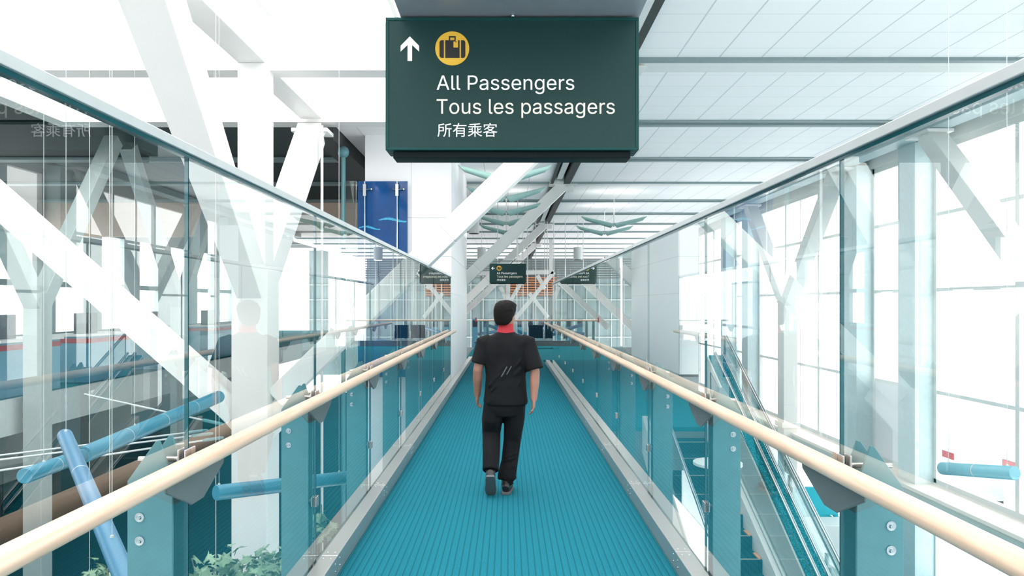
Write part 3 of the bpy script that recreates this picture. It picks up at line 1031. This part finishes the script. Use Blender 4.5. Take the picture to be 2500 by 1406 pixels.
fl_lab = ['thin blue tube beyond the railing, passing behind the person\'s collar', 'short blue tube beyond the railing at the white wall edge', 'teal tube beyond the railing sloping down behind the seats',
          'teal tube beyond the railing just right of the seats', 'level blue tube beyond the railing left of the person\'s head', 'blue tube beyond the railing rising to the right above the seats',
          'teal tube beyond the railing seen through the right glass end']
for (a, b, c), lab in zip(far, fl_lab):
    art_tube(px(*a), px(*b), 0.075, M['tube_' + c], lab, (0.1, 0.9), CZ, grp='tubes hanging beyond the far railing')
# stainless tie rods across the atrium
for (a, b), lab in ((((-70, 1120, 9.0), (508, 1050, 10.6)), 'topmost of three slim steel tie rods running to the white column foot'),
                    (((-70, 1131, 8.8), (520, 1058, 10.6)), 'middle of three slim steel tie rods running to the white column foot'),
                    (((-70, 1159, 8.4), (545, 1068, 10.5)), 'lowest of three slim steel tie rods running to the white column foot'),
                    (((205, 962, 9.6), (545, 1036, 10.5)), 'slim steel tie rod sloping down to the white column foot')):
    p0, p1 = px(*a), px(*b)
    t = thing('tie_rod', lab, 'rod', p0, 'steel tie rods in the atrium')
    MB().tube([p0, p1], 0.013, 10).build('rod', M['alu_dark'], t, smooth=True)
    d = (p1 - p0).normalized()
    MB().tube([p1 - d * 0.3, p1 - d * 0.26, p1 - d * 0.05, p1], [0.016, 0.024, 0.024, 0.016], 12).build('end_fork', M['steel'], t, smooth=True)
# second row of tree columns across the atrium
for Y, lab in ((13.0, 'grey tree column across the atrium at the far left edge'), (18.6, 'grey tree column across the atrium, middle of its row'), (24.2, 'grey tree column across the atrium, farthest of its row')):
    t = thing('steel_tree_column', lab, 'column', (-8.2, Y, -4.0), 'tree columns across the atrium')
    MB().box(-8.36, -8.04, Y - 0.16, Y + 0.16, -4.0, 1.9).build('shaft', M['pier'], t, bevel=0.01)
    for s_ in (-1, 1):
        MB().beam((-8.2, Y + s_ * 0.05, 1.7), (-8.2, Y + s_ * 2.5, 5.1), 0.28, 0.28, (1, 0, 0)).build('arm', M['pier'], t, bevel=0.01)
# thin suspension cables in the left atrium
for x, y0, y1, Y, lab in ((268, -60, 1400, 6.3, 'thin pale vertical cable left of the first glass joint'), (527, -60, 1200, 7.2, 'thin pale vertical cable right of the first glass joint'),
                          (219, 300, 1300, 8.8, 'thin pale vertical cable nearest the left edge')):
    a = px(x, y0, Y)
    tag(MB().tube([(a.x, Y, -4.0), (a.x, Y, 6.72)], 0.0025, 6).build('steel_cable', M['white']), lab, 'cable', 'vertical cables in the atrium')

# ------------------------------------------------------------------ far railing, seats and trusses beyond
t = thing('far_railing', 'glass railing with wooden top rail closing the end of concourse', 'railing', (1.4, 30.05, 0))
MB().tube([(-1.32, 30.0, 1.04), (4.15, 30.0, 1.04)], 0.035, 14).build('rail', M['wood'], t, smooth=True)
MB().box(-1.30, -1.26, 29.94, 30.06, 0.96, 1.16).build('rail_end', M['red'], t)
for k in range(4):
    g = MB()
    x0, x1, ya, yb_, za, zb = -1.24 + 1.345 * k, -1.24 + 1.345 * (k + 1) - 0.012, 30.07, 30.084, 0.22, 2.2
    vs_ = [(x0, ya, za), (x1, ya, za), (x1, yb_, za), (x0, yb_, za), (x0, ya, zb), (x1, ya, zb), (x1, yb_, zb), (x0, yb_, zb)]
    g.add(vs_, [(0, 1, 5, 4), (2, 3, 7, 6)], 0).add(vs_, [(0, 3, 2, 1), (4, 5, 6, 7), (1, 2, 6, 5), (3, 0, 4, 7)], 1)
    g.build('pane', [M['glass'], M['edge']], t)
for x in (-1.1, -0.82, 1.55, 1.78, 3.9):
    MB().box(x - 0.05, x + 0.05, 30.12, 30.2, 0.0, 1.0).build('post', M['steel'], t)

t = thing('airport_seat_row', 'pair of navy padded airport seats on a chrome beam by the railing', 'seat', (1.1, 28.6, 0))
for k in range(2):
    x = 0.80 + 0.62 * k
    m = MB().beam((x + 0.27, 28.45, 0.42), (x + 0.27, 28.36, 0.86), 0.54, 0.05, (1, 0, 0))
    o = MB()
    o.prism([(28.48, 0.40), (28.53, 0.40), (28.43, 0.90), (28.38, 0.90)], 'X', x, x + 0.54)
    o.build('backrest', M['navy'], t, bevel=0.015)
    MB().box(x, x + 0.54, 28.5, 28.98, 0.39, 0.45).build('seat', M['navy'], t, bevel=0.015)
    MB().box(x - 0.03, x, 28.40, 28.9, 0.36, 0.66).box(x + 0.54, x + 0.57, 28.40, 28.9, 0.36, 0.66).build('armrest', M['chrome'], t, bevel=0.006)
MB().box(0.74, 2.02, 28.62, 28.70, 0.30, 0.36).build('beam', M['chrome'], t)
for x in (1.02, 1.75):
    MB().box(x - 0.025, x + 0.025, 28.64, 28.68, 0.0, 0.3).box(x - 0.03, x + 0.03, 28.4, 28.95, 0.0, 0.03).build('leg', M['chrome'], t, bevel=0.004)

t = thing('far_steel_truss', 'white steel truss with crossed braces beyond the far railing', 'truss', (0, 40, -4))
P = lambda x, y: px(x, y, 40.0)
for nm, a, b, w in (('shaft', (1240, 760), (1240, 690), 0.24), ('arm', (1240, 742), (1222, 700), 0.2), ('arm', (1242, 742), (1272, 690), 0.2),
                    ('chord', (1150, 668), (1352, 664), 0.22), ('brace', (1352, 664), (1258, 778), 0.22), ('brace', (1292, 716), (1338, 775), 0.2), ('brace', (1312, 672), (1330, 705), 0.2)):
    MB().beam(P(*a), P(*b), w, w, (0, 1, 0)).build(nm, M['white'], t, bevel=0.01)
pt = P(1240, 760)
MB().box(pt.x - 0.14, pt.x + 0.14, 39.86, 40.14, -4.0, pt.z).build('shaft', M['white'], t)
pt = P(1345, 664)
MB().box(pt.x - 0.1, pt.x + 0.1, 39.9, 40.1, pt.z - 0.05, CZ).build('hanger', M['white'], t)

t = thing('louvre_screen', 'orange timber louvre screen far behind the white truss', 'screen', (1.5, 52, 0))
for k in range(8):
    z = 2.3 + 0.17 * k
    MB().box(-0.2, 3.4, 52, 52.1, z, z + 0.09).build('slat', M['slat'], t)
MB().box(-0.2, 3.4, 52.2, 52.25, 2.2, 3.75).build('backing_board', M['dark_slat'], t)
for x in (0.2, 1.6, 3.0):
    MB().box(x, x + 0.08, 52.1, 52.18, -4.0, CZ - 0.07).build('mullion', M['dark_slat'], t)
t = thing('louvre_screen', 'grey louvre bands under the far ceiling behind the right glass rail', 'screen', (6, 54, 0))
for k in range(9):
    z = 3.55 + 0.17 * k
    MB().box(-8, 8, 54, 54.1, z, z + 0.08).build('slat', M['dark_slat'], t)
for x in (-7, -2, 3, 7):
    MB().box(x, x + 0.08, 54.1, 54.18, -4.0, CZ - 0.07).build('mullion', M['dark_slat'], t)
for k, x in enumerate((1262, 1277, 1288, 1308, 1330, 1336, 1352, 1380, 1424)):
    Y = 30.6 + (k * 37 % 7) * 0.18
    a = px(x, 700, Y)
    tag(MB().tube([(a.x, Y, -4.0), (a.x, Y, CZ)], 0.016, 8).build('hanging_rod', M['white']), 'thin white vertical rod hanging from the ceiling beyond the far railing', 'rod', 'white rods beyond the railing')
for k in range(7):
    Y = 45
    a = px(1160 + 27 * k, 790, Y)
    t = thing('check_in_kiosk', 'teal check-in kiosk standing far off beyond the railing', 'kiosk', (a.x, Y, -4.0), 'kiosks beyond the far railing')
    MB().box(a.x - 0.18, a.x + 0.18, Y, Y + 0.3, -4.0, a.z + 0.3).build('cabinet', M['kiosk'], t, bevel=0.02)
    MB().box(a.x - 0.14, a.x + 0.14, Y - 0.02, Y, a.z - 0.2, a.z + 0.2).build('screen', M['navy'], t)

# left gate level: counters
for k, (x, Y) in enumerate(((-9.4, 13.2), (-9.4, 16.0), (-9.5, 19.2), (-9.5, 23.0))):
    t = thing('check_in_counter', ['blue check-in counter with red stripe at the far left behind glass', 'second blue counter with red stripe behind the left glass',
                                   'third blue counter with red stripe behind the left glass', 'farthest blue counter with red stripe behind the left glass'][k], 'counter', (x, Y, 0), 'blue counters beyond the atrium')
    MB().box(x - 0.4, x + 0.4, Y, Y + 1.8, 0, 1.0).build('body', M['kiosk'], t, bevel=0.02)
    MB().box(x - 0.45, x + 0.45, Y - 0.04, Y + 1.84, 1.0, 1.05).build('top', M['white'], t)
    MB().box(x + 0.4, x + 0.41, Y, Y + 1.8, 0.86, 0.96).box(x - 0.4, x + 0.4, Y - 0.012, Y - 0.001, 0.86, 0.96).build('stripe', M['red'], t)
    MB().box(x - 0.1, x + 0.1, Y + 0.3, Y + 0.9, 1.05, 1.5).build('monitor', M['navy'], t, bevel=0.01)

# ------------------------------------------------------------------ staircase on the right
RUN, RISE = 0.33, 0.148
XS0, XS1 = 1.95, 2.72
t = thing('staircase', 'dark teal carpeted staircase going down behind the right glass', 'staircase', (2.3, 10.28, -4.0))
n = 26
for i in range(n):
    ya, yb_ = 10.28 - RUN * (i + 1), 10.28 - RUN * i
    z = -RISE * (i + 1)
    s = MB().box(XS0, XS1, ya, yb_ - 0.001, max(z - 0.5, -4.0), z)
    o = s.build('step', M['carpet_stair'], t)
    MB().box(XS0 + 0.02, XS1 - 0.02, ya + 0.005, ya + 0.03, z, z + 0.004).build('nosing', M['nosing'], o)
    MB().box(XS1 - 0.035, XS1 - 0.005, ya + 0.02, ya + 0.2, z, z + 0.012).build('edge_strip', M['orange'], o)  # thin orange strip near the side of each step
for x0, x1 in ((XS0 - 0.10, XS0 - 0.002), (XS1 + 0.002, XS1 + 0.11)):
    q = [(10.28, -0.35), (10.28, 0.16), (10.28 - RUN * n, 0.16 - RISE * n), (10.28 - RUN * n, -4.0), (10.28 - RUN * n + 0.2, -4.0)]
    MB().prism(q, 'X', x0, x1).build('stringer', M['white'], t, bevel=0.006)


def slope_glass(t, x, y0, y1, zoff0, zoff1, rail=True, zs=lambda y: -(10.28 - y) * RISE / RUN):
    g = MB()
    q = [(y0, zs(y0) + zoff0), (y1, zs(y1) + zoff0), (y1, zs(y1) + zoff1), (y0, zs(y0) + zoff1)]
    vs_ = [(x - 0.006, a, b) for a, b in q] + [(x + 0.006, a, b) for a, b in q]
    g.add(vs_, [(0, 1, 2, 3), (4, 5, 6, 7)], 0).add(vs_, [(0, 4, 5, 1), (1, 5, 6, 2), (2, 6, 7, 3), (3, 7, 4, 0)], 1)
    g.build('balustrade_pane', [M['glass'], M['edge']], t)
    if rail:
        MB().tube([(x, y0, zs(y0) + zoff1 + 0.02), (x, y1, zs(y1) + zoff1 + 0.02)], 0.02, 12).build('balustrade_rail', M['chrome'], t, smooth=True)


slope_glass(t, XS0 - 0.05, 10.2, 5.2, 0.18, 0.95)
slope_glass(t, XS1 + 0.055, 10.2, 5.2, 0.18, 0.80, False)
t = thing('carpeted_ramp', 'steep turquoise leaf-patterned ramp strip with metal rail beside the stairs', 'ramp', (3.15, 10.28, -4.0))
zs = lambda y: 0.97 - (10.62 - y) * 0.537
q = [(10.62, 0.3), (10.62, 0.97), (5.0, zs(5.0)), (5.0, -4.0), (5.3, -4.0), (10.28, -0.3), (10.28, 0.3)]
MB().prism(q, 'X', 2.86, 3.05).build('slab', M['carpet_leaf'], t)
q2 = [(10.62, 0.3), (10.62, 0.95), (5.0, zs(5.0) - 0.02), (5.0, -4.0), (5.3, -4.0), (10.28, -0.3), (10.28, 0.3)]
MB().prism(q2, 'X', 2.838, 2.858).build('side_panel', M['white'], t)
MB().tube([(2.955, 10.62, 1.0), (2.955, 5.0, zs(5.0) + 0.04)], 0.022, 12).build('guide_rail', M['chrome'], t, smooth=True)
MB().tube([(3.06, 10.62, 1.0), (3.06, 5.0, zs(5.0) + 0.04)], 0.018, 12).build('guide_rail', M['chrome'], t, smooth=True)
slope_glass(t, 3.09, 10.62, 5.0, -0.25, 0.29, zs=zs)
t = thing('stair_balustrade', 'sloping clear glass balustrade between the ramp strip and the white counter', 'balustrade', (4.2, 9.5, -4.0))
slope_glass(t, 4.2, 11.3, 6.6, -1.0, 0.0, zs=lambda y: -0.8 - (11.1 - y) * 0.56)
for y in (11.1, 9.8, 8.5, 7.2):
    zt = -0.8 - (11.1 - y) * 0.56
    MB().box(4.175, 4.190, y - 0.03, y + 0.03, max(-4.0, zt - 1.9), zt - 0.05).build('post', M['steel'], t, bevel=0.003)
    MB().box(4.16, 4.24, y - 0.04, y + 0.04, zt - 0.3, zt - 0.22).build('clamp', M['clamp'], t, bevel=0.003)
MB().prism([(11.3, -1.6), (11.3, -1.3), (6.6, -3.93), (6.6, -4.0), (7.0, -4.0)], 'X', 4.12, 4.17).build('stringer', M['white'], t)
t = thing('ticket_counter', 'white counter with bright turquoise back board below the right handrail', 'counter', (5.8, 14.0, -4.0))
a, b = px(1918, 1190, 14.0), px(2046, 1257, 14.0)
MB().box(a.x, b.x, 14.0, 14.08, b.z, a.z).box(a.x, a.x + 0.06, 14.0, 14.08, -4.0, b.z).box(b.x - 0.06, b.x, 14.0, 14.08, -4.0, b.z).build('back_board', M['panel'], t)
MB().box(a.x + 0.1, b.x + 0.4, 13.4, 13.95, -4.0, b.z - 0.02).build('body', M['white'], t, bevel=0.01)

t = thing('side_table', 'small round white side table beside the stairs', 'table', (1.60, 5.9, -4.0))
c = px(1752, 1128, 5.9)
MB().tube([(c.x, 5.9, c.z - 0.02), (c.x, 5.9, c.z)], 0.19, 32).build('table_top', M['white'], t, smooth=True)
MB().tube([(c.x, 5.9, -4.0), (c.x, 5.9, c.z - 0.02)], 0.02, 12).tube([(c.x, 5.9, -4.0), (c.x, 5.9, -3.98)], 0.16, 24).build('pedestal', M['chrome'], t, smooth=True)

# ------------------------------------------------------------------ outside the windows
struct('ground', MB().box(9.2, 160, -60, 160, -5.2, -5.0), M['outside'])
t = thing('apartment_block', 'pale hazy building outside the right windows', 'building', (46, 40, -5))
MB().box(40, 52, 6, 46, -5, 9).build('walls', M['facade'], t)
for k in range(12):
    for z in (-2.5, 0.8, 4.1):
        MB().box(39.9, 40.0, 8 + 3 * k, 10 + 3 * k, z, z + 1.4).build('window', M['facade_glass'], t)
for k, (x, y) in enumerate(((14, 17), (16, 21), (15, 25))):
    t = thing('baggage_trolley', ['grey baggage trolley with red stripe outside, nearest the windows', 'grey baggage trolley outside, second from the windows', 'grey baggage trolley outside, third from the windows'][k],
              'trolley', (x, y, -5), 'trolleys on the apron')
    MB().box(x - 1, x + 1, y - 1.6, y + 1.6, -4.5, -2.9).build('body', M['facade'], t, bevel=0.05)
    MB().box(x - 1.02, x - 1.0, y - 1.6, y + 1.6, -3.2, -3.0).build('stripe', M['red'], t)
    for sx in (-0.8, 0.8):
        for sy in (-1.2, 1.2):
            MB().tube([(x + sx - 0.1, y + sy, -4.7), (x + sx + 0.1, y + sy, -4.7)], 0.3, 16).build('wheel', M['rubber'], t, smooth=True)


# ------------------------------------------------------------------ maple shrubs low on the left
LEAF = [(0, 0), (0.10, 0.16), (0.42, 0.02), (0.34, 0.22), (0.55, 0.40), (0.30, 0.44), (0.22, 0.62), (0.10, 0.60), (0.0, 1.0)]
LEAF = LEAF + [(-a, b) for a, b in LEAF[-2:0:-1]]


def shrub(x, y, z, r, n, label, stems):
    t = thing('maple_shrub', label, 'shrub', (x, y, -4.0), 'maple shrubs below the walkway')
    s = MB()
    for i in range(stems):
        a = random.uniform(0, 2 * PI)
        e = Vector((x + r * 0.8 * math.cos(a), y + r * 0.8 * math.sin(a), z + random.uniform(-0.1, 0.25)))
        s.tube([(x, y, -4.0), (x + 0.3 * (e.x - x), y + 0.3 * (e.y - y), z - 0.7), e], [0.03, 0.016, 0.004], 6)
    s.build('stem', M['stem'], t)
    f = MB()
    for i in range(n):
        u = Vector((random.gauss(0, 1), random.gauss(0, 1), random.gauss(0, 0.7)))
        u = u.normalized() * r * random.uniform(0.35, 1.0)
        sc = random.uniform(0.07, 0.14)
        R = Euler((random.uniform(-0.9, 0.9), random.uniform(-0.9, 0.9), random.uniform(0, 2 * PI))).to_matrix()
        c = Vector((x, y, z)) + Vector((u.x, u.y, u.z * 0.8))
        top = [c + R @ Vector((p[0] * sc, (p[1] - 0.3) * sc, 0.12 * sc * abs(p[0]) * -3)) for p in LEAF]
        bot = [p - R @ Vector((0, 0, 0.0015)) for p in top]
        k = len(LEAF)
        fcs = [(0, j, j + 1) for j in range(1, k - 1)] + [(k, k + j + 1, k + j) for j in range(1, k - 1)]
        f.add(top + bot, fcs)
    f.build('foliage', M['leaf'], t)


c = px(560, 1420, 6.0); shrub(c.x, 6.0, c.z, 0.36, 170, 'leafy maple shrub at the foot of the white column', 5)
c = px(665, 1385, 6.6); shrub(c.x, 6.6, c.z, 0.26, 110, 'maple shrub just right of the white column foot', 4)
c = px(815, 1290, 6.4); shrub(c.x - 0.12, 6.4, c.z, 0.17, 60, 'small maple shrub beside the left aluminium curb', 3)
c = px(245, 1415, 5.4); shrub(c.x, 5.4, c.z, 0.20, 60, 'maple shrub peeping up under the slanting blue tube', 3)

# ------------------------------------------------------------------ the person
def remeshed(mb, name, mat, parent, voxel, smooth_it):
    off = WLOC[parent.name]
    me = bpy.data.meshes.new(name + '_src')
    me.from_pydata([tuple(p) for p in mb.v], [], mb.f)
    bm = bmesh.new(); bm.from_mesh(me)
    bmesh.ops.recalc_face_normals(bm, faces=bm.faces)
    bm.to_mesh(me); bm.free()
    o = bpy.data.objects.new(name + '_src', me)
    COL.objects.link(o)
    r = o.modifiers.new('r', 'REMESH'); r.mode = 'VOXEL'; r.voxel_size = voxel
    s = o.modifiers.new('s', 'SMOOTH'); s.factor = 0.5; s.iterations = smooth_it
    bpy.context.view_layer.update()
    dg = bpy.context.evaluated_depsgraph_get()
    out = bpy.data.meshes.new_from_object(o.evaluated_get(dg))
    bpy.data.objects.remove(o)
    out.materials.clear(); out.materials.append(mat)
    out.polygons.foreach_set('use_smooth', [True] * len(out.polygons))
    ob = bpy.data.objects.new(name, out)
    ob.parent = parent
    COL.objects.link(ob)
    WLOC[ob.name] = off
    return ob


PERSON = thing('person', 'person in black shirt and trousers with red collar walking away', 'person', (-0.02, 6.70, 0.0))
YAW = Matrix.Rotation(math.radians(-38), 4, 'Z')


def arm_pts(s):
    if s < 0:
        return Vector((-0.185, 0.0, 1.375)), Vector((-0.250, -0.015, 1.105)), Vector((-0.256, 0.06, 0.885))
    return Vector((0.190, 0.0, 1.375)), Vector((0.262, -0.055, 1.095)), Vector((0.250, -0.10, 0.865))


body = MB()
head = MB().rings([(1.480, 0.022, 0.024, 0, 0.062), (1.492, 0.045, 0.048, 0, 0.045), (1.52, 0.060, 0.070, 0, 0.024), (1.56, 0.070, 0.086, 0, 0.010),
                   (1.60, 0.075, 0.094, 0, 0.004), (1.65, 0.076, 0.097, 0, -0.002), (1.685, 0.064, 0.082, 0, -0.004), (1.705, 0.040, 0.052, 0, -0.004), (1.712, 0.01, 0.015, 0, -0.004)], 24)
head.tube([(0, 0.090, 1.615), (0, 0.112, 1.580), (0, 0.100, 1.570)], [0.010, 0.016, 0.012], 10)          # nose
head.ball((0, 0.092, 1.533), (0.024, 0.012, 0.007)); head.ball((0, 0.090, 1.522), (0.021, 0.012, 0.007))  # lips
head.ball((0, 0.086, 1.628), (0.05, 0.014, 0.010))                                                          # brow
for s in (-1, 1):
    head.ball((s * 0.080, -0.008, 1.588), (0.011, 0.022, 0.032))                                            # ears
head.xform(YAW)
body.add(head.v, head.f)
body.tube([(0, -0.015, 1.33), (0, -0.008, 1.44), (0, 0.005, 1.54)], [0.066, 0.055, 0.054], 20)
body.rings([(0.80, 0.155, 0.105, 0, 0), (0.92, 0.150, 0.10, 0, 0), (1.06, 0.140, 0.095, 0, 0), (1.22, 0.165, 0.10, 0, 0), (1.34, 0.165, 0.09, 0, 0), (1.40, 0.10, 0.07, 0, 0)], 28)
for s in (-1, 1):
    a, b, c = arm_pts(s)
    body.tube([a, a.lerp(b, 0.5), b, b.lerp(c, 0.35), c, c + (c - b).normalized() * 0.02], [0.055, 0.05, 0.042, 0.043, 0.030, 0.028], 18)
    d = (c - b).normalized()
    inn = Vector((-s, 0, 0))
    fwd = Vector((0, 1, 0))
    fwd = (fwd - d * fwd.dot(d)).normalized()
    side = inn
    pal0, pal1 = c + d * 0.01, c + d * 0.085
    body.tube([pal0, c + d * 0.04, pal1], [(0.018, 0.030), (0.016, 0.041), (0.014, 0.042)], 16, ref=fwd)
    for k, (off, ln) in enumerate(((0.030, 0.066), (0.010, 0.075), (-0.010, 0.070), (-0.030, 0.055))):
        r0 = pal1 - d * 0.012 + fwd * off
        p1_ = r0 + d * ln * 0.5 + side * ln * 0.08
        p2_ = p1_ + (d * 0.75 + side * 0.6).normalized() * ln * 0.34
        p3_ = p2_ + (d * 0.35 + side * 0.9).normalized() * ln * 0.26
        body.tube([r0, p1_, p2_, p3_], [0.0088, 0.0084, 0.0078, 0.0065], 10)
    th0 = c + d * 0.03 + fwd * 0.026
    body.tube([th0, th0 + (d * 0.6 + fwd * 0.7).normalized() * 0.036, th0 + d * 0.06 + fwd * 0.032 + side * 0.012], [0.012, 0.0105, 0.0085], 10)
hipL, kneeL, ankL = Vector((-0.095, 0.0, 0.84)), Vector((-0.125, 0.06, 0.53)), Vector((-0.132, -0.15, 0.235))
hipR, kneeR, ankR = Vector((0.085, 0.0, 0.84)), Vector((0.060, 0.08, 0.47)), Vector((0.012, 0.03, 0.085))
for h, kn, an in ((hipL, kneeL, ankL), (hipR, kneeR, ankR)):
    body.tube([h, h.lerp(kn, 0.5), kn, kn.lerp(an, 0.35), an], [0.082, 0.072, 0.055, 0.052, 0.036], 16)
body.xform(Matrix.Translation((0, 0, 0)))
ob = remeshed(body, 'body', M['skin'], PERSON, 0.0055, 3)
ey = MB()
for s in (-1, 1):
    ey.ball((s * 0.031, 0.080, 1.606), 0.012, 12, 8)
ey.xform(YAW)


def local_build(mb, name, mat, parent, **k):
    sv = WLOC.get(parent.name, Vector())
    mb.v = [p + sv for p in mb.v]
    return mb.build(name, mat, parent, **k)


local_build(ey, 'eye', M['ink_brown'], PERSON, smooth=True)
hair = MB().rings([(1.512, 0.050, 0.030, 0, -0.060), (1.53, 0.072, 0.055, 0, -0.048), (1.56, 0.088, 0.075, 0, -0.034), (1.60, 0.097, 0.090, 0, -0.026), (1.645, 0.101, 0.106, 0, -0.012),
                   (1.68, 0.096, 0.106, 0, -0.004), (1.71, 0.078, 0.088, 0, 0.0), (1.728, 0.050, 0.06, 0, 0.0), (1.736, 0.018, 0.02, 0, 0)], 32)
hair.ball((0.0, 0.075, 1.685), (0.07, 0.03, 0.03))
for i in range(46):                                   # short locks break the outline
    a = random.uniform(0, 2 * PI); el = random.uniform(0.05, 1.35)
    u = Vector((math.cos(a) * math.cos(el), math.sin(a) * math.cos(el), math.sin(el)))
    p = Vector((u.x * 0.094, u.y * 0.098 - 0.008, 1.64 + u.z * 0.088))
    hair.tube([p, p + u * 0.010 + Vector((random.uniform(-.012, .012), random.uniform(-.012, .012), -0.008))], [0.016, 0.005], 6)
hair.xform(YAW)
remeshed(hair, 'hair', M['hair'], PERSON, 0.007, 2)
collar = MB().rings([(1.405, 0.105, 0.088, 0, -0.01), (1.44, 0.083, 0.078, 0, -0.006), (1.48, 0.070, 0.070, 0, -0.002), (1.522, 0.064, 0.064, 0.002, 0.002), (1.515, 0.058, 0.058, 0.002, 0.002)], 28)
local_build(collar, 'collar', M['red'], PERSON, smooth=True)
shirt = MB().rings([(0.800, 0.196, 0.135, 0.0, 0), (0.83, 0.200, 0.138, 0.0, 0), (0.93, 0.188, 0.132, 0, 0), (1.05, 0.180, 0.124, 0, 0), (1.17, 0.190, 0.124, 0, 0), (1.28, 0.205, 0.126, 0, 0),
                    (1.355, 0.206, 0.112, 0, -0.005), (1.405, 0.165, 0.092, 0, -0.008), (1.435, 0.100, 0.080, 0, -0.008), (1.452, 0.078, 0.072, 0, -0.006)], 36)
for s in (-1, 1):
    a, b, c = arm_pts(s)
    u = 0.93 if s > 0 else 0.78
    shirt.tube([a + Vector((-s * 0.05, 0, 0.0)), a + Vector((s * 0.01, 0, -0.02)), a.lerp(b, 0.45) + Vector((s * 0.004, 0, 0)), a.lerp(b, u) + Vector((s * 0.004, 0, 0))], [0.060, 0.074, 0.073, 0.082 if s > 0 else 0.074], 22)
for i in range(14):                                   # soft folds
    z = random.uniform(0.86, 1.2); x = random.uniform(-0.15, 0.15)
    yy = -0.126 * math.sqrt(max(0.05, 1 - (x / 0.2) ** 2)) + 0.006
    shirt.tube([(x - 0.05, yy, z - 0.05), (x, yy - 0.004, z), (x + 0.05, yy, z + 0.06)], [0.004, 0.012, 0.004], 8)
remeshed(shirt, 'shirt', M['shirt'], PERSON, 0.009, 4)
tr = MB().rings([(0.70, 0.13, 0.105, 0.0, 0), (0.76, 0.178, 0.122, -0.005, 0), (0.84, 0.172, 0.118, 0, 0), (0.90, 0.165, 0.112, 0, 0)], 32)
tr.tube([hipL, Vector((-0.122, 0.01, 0.66)), kneeL + Vector((-0.005, 0, 0)), kneeL.lerp(ankL, 0.5), ankL + Vector((0, 0.0, 0.0))], [0.098, 0.094, 0.083, 0.078, 0.072], 24)
tr.tube([hipR, Vector((0.078, 0.04, 0.66)), kneeR, kneeR.lerp(ankR, 0.5), ankR + Vector((0, 0, 0.08)), ankR + Vector((0, -0.005, 0.035))], [0.098, 0.094, 0.080, 0.076, 0.084, 0.088], 24)
for i in range(10):
    q = kneeR.lerp(ankR, random.uniform(0.4, 0.95)); w = random.uniform(-0.05, 0.05)
    tr.tube([(q.x - 0.06, q.y - 0.06, q.z + w - 0.02), (q.x, q.y - 0.078, q.z + w), (q.x + 0.06, q.y - 0.06, q.z + w + 0.02)], [0.006, 0.013, 0.006], 8)
remeshed(tr, 'trousers', M['trousers'], PERSON, 0.009, 4)


def shoe(T, s):
    m = MB()
    m.tube([(0, -0.075, 0.052), (0, -0.05, 0.06), (0, 0.02, 0.064), (0, 0.10, 0.050), (0, 0.17, 0.040), (0, 0.20, 0.034)],
           [(0.030, 0.030), (0.040, 0.044), (0.044, 0.048), (0.048, 0.038), (0.042, 0.026), (0.020, 0.014)], 20)
    m.tube([(0, -0.035, 0.07), (0, -0.025, 0.125)], [0.042, 0.044], 18)
    m.xform(T)
    o = remeshed(m, 'shoe', M['shoe'], PERSON, 0.006, 3)
    sl_ = MB()
    out = [(0.034, -0.085), (0.044, -0.05), (0.044, 0.02), (0.052, 0.10), (0.046, 0.165), (0.022, 0.205)]
    poly = out + [(-a, b) for a, b in out[::-1]]
    sl_.prism(poly, 'Z', 0.0, 0.024)
    sl_.xform(T)
    local_build(sl_, 'sole', M['sole'], o, bevel=0.004)


shoe(Matrix.Translation((0.008, 0.015, 0.0)) @ Matrix.Rotation(math.radians(-6), 4, 'Z'), 1)
# left foot trails with the heel lifted and the toe still on the carpet
TL = Matrix.Translation((-0.132, -0.075, 0.002)) @ Matrix.Rotation(math.radians(-48), 4, 'X') @ Matrix.Translation((0, -0.19, 0.0))
shoe(TL, -1)
pr = MB()
for x, z, l, w in ((-0.012, 1.105, 0.085, 0.010), (0.030, 1.115, 0.075, 0.008), (-0.03, 1.075, 0.03, 0.008)):
    pr.beam((x - l * 0.28, -0.131, z - l / 2), (x + l * 0.28, -0.1335, z + l / 2), w, 0.003, (0, 1, 0))
local_build(pr, 'back_print', M['print'], PERSON)
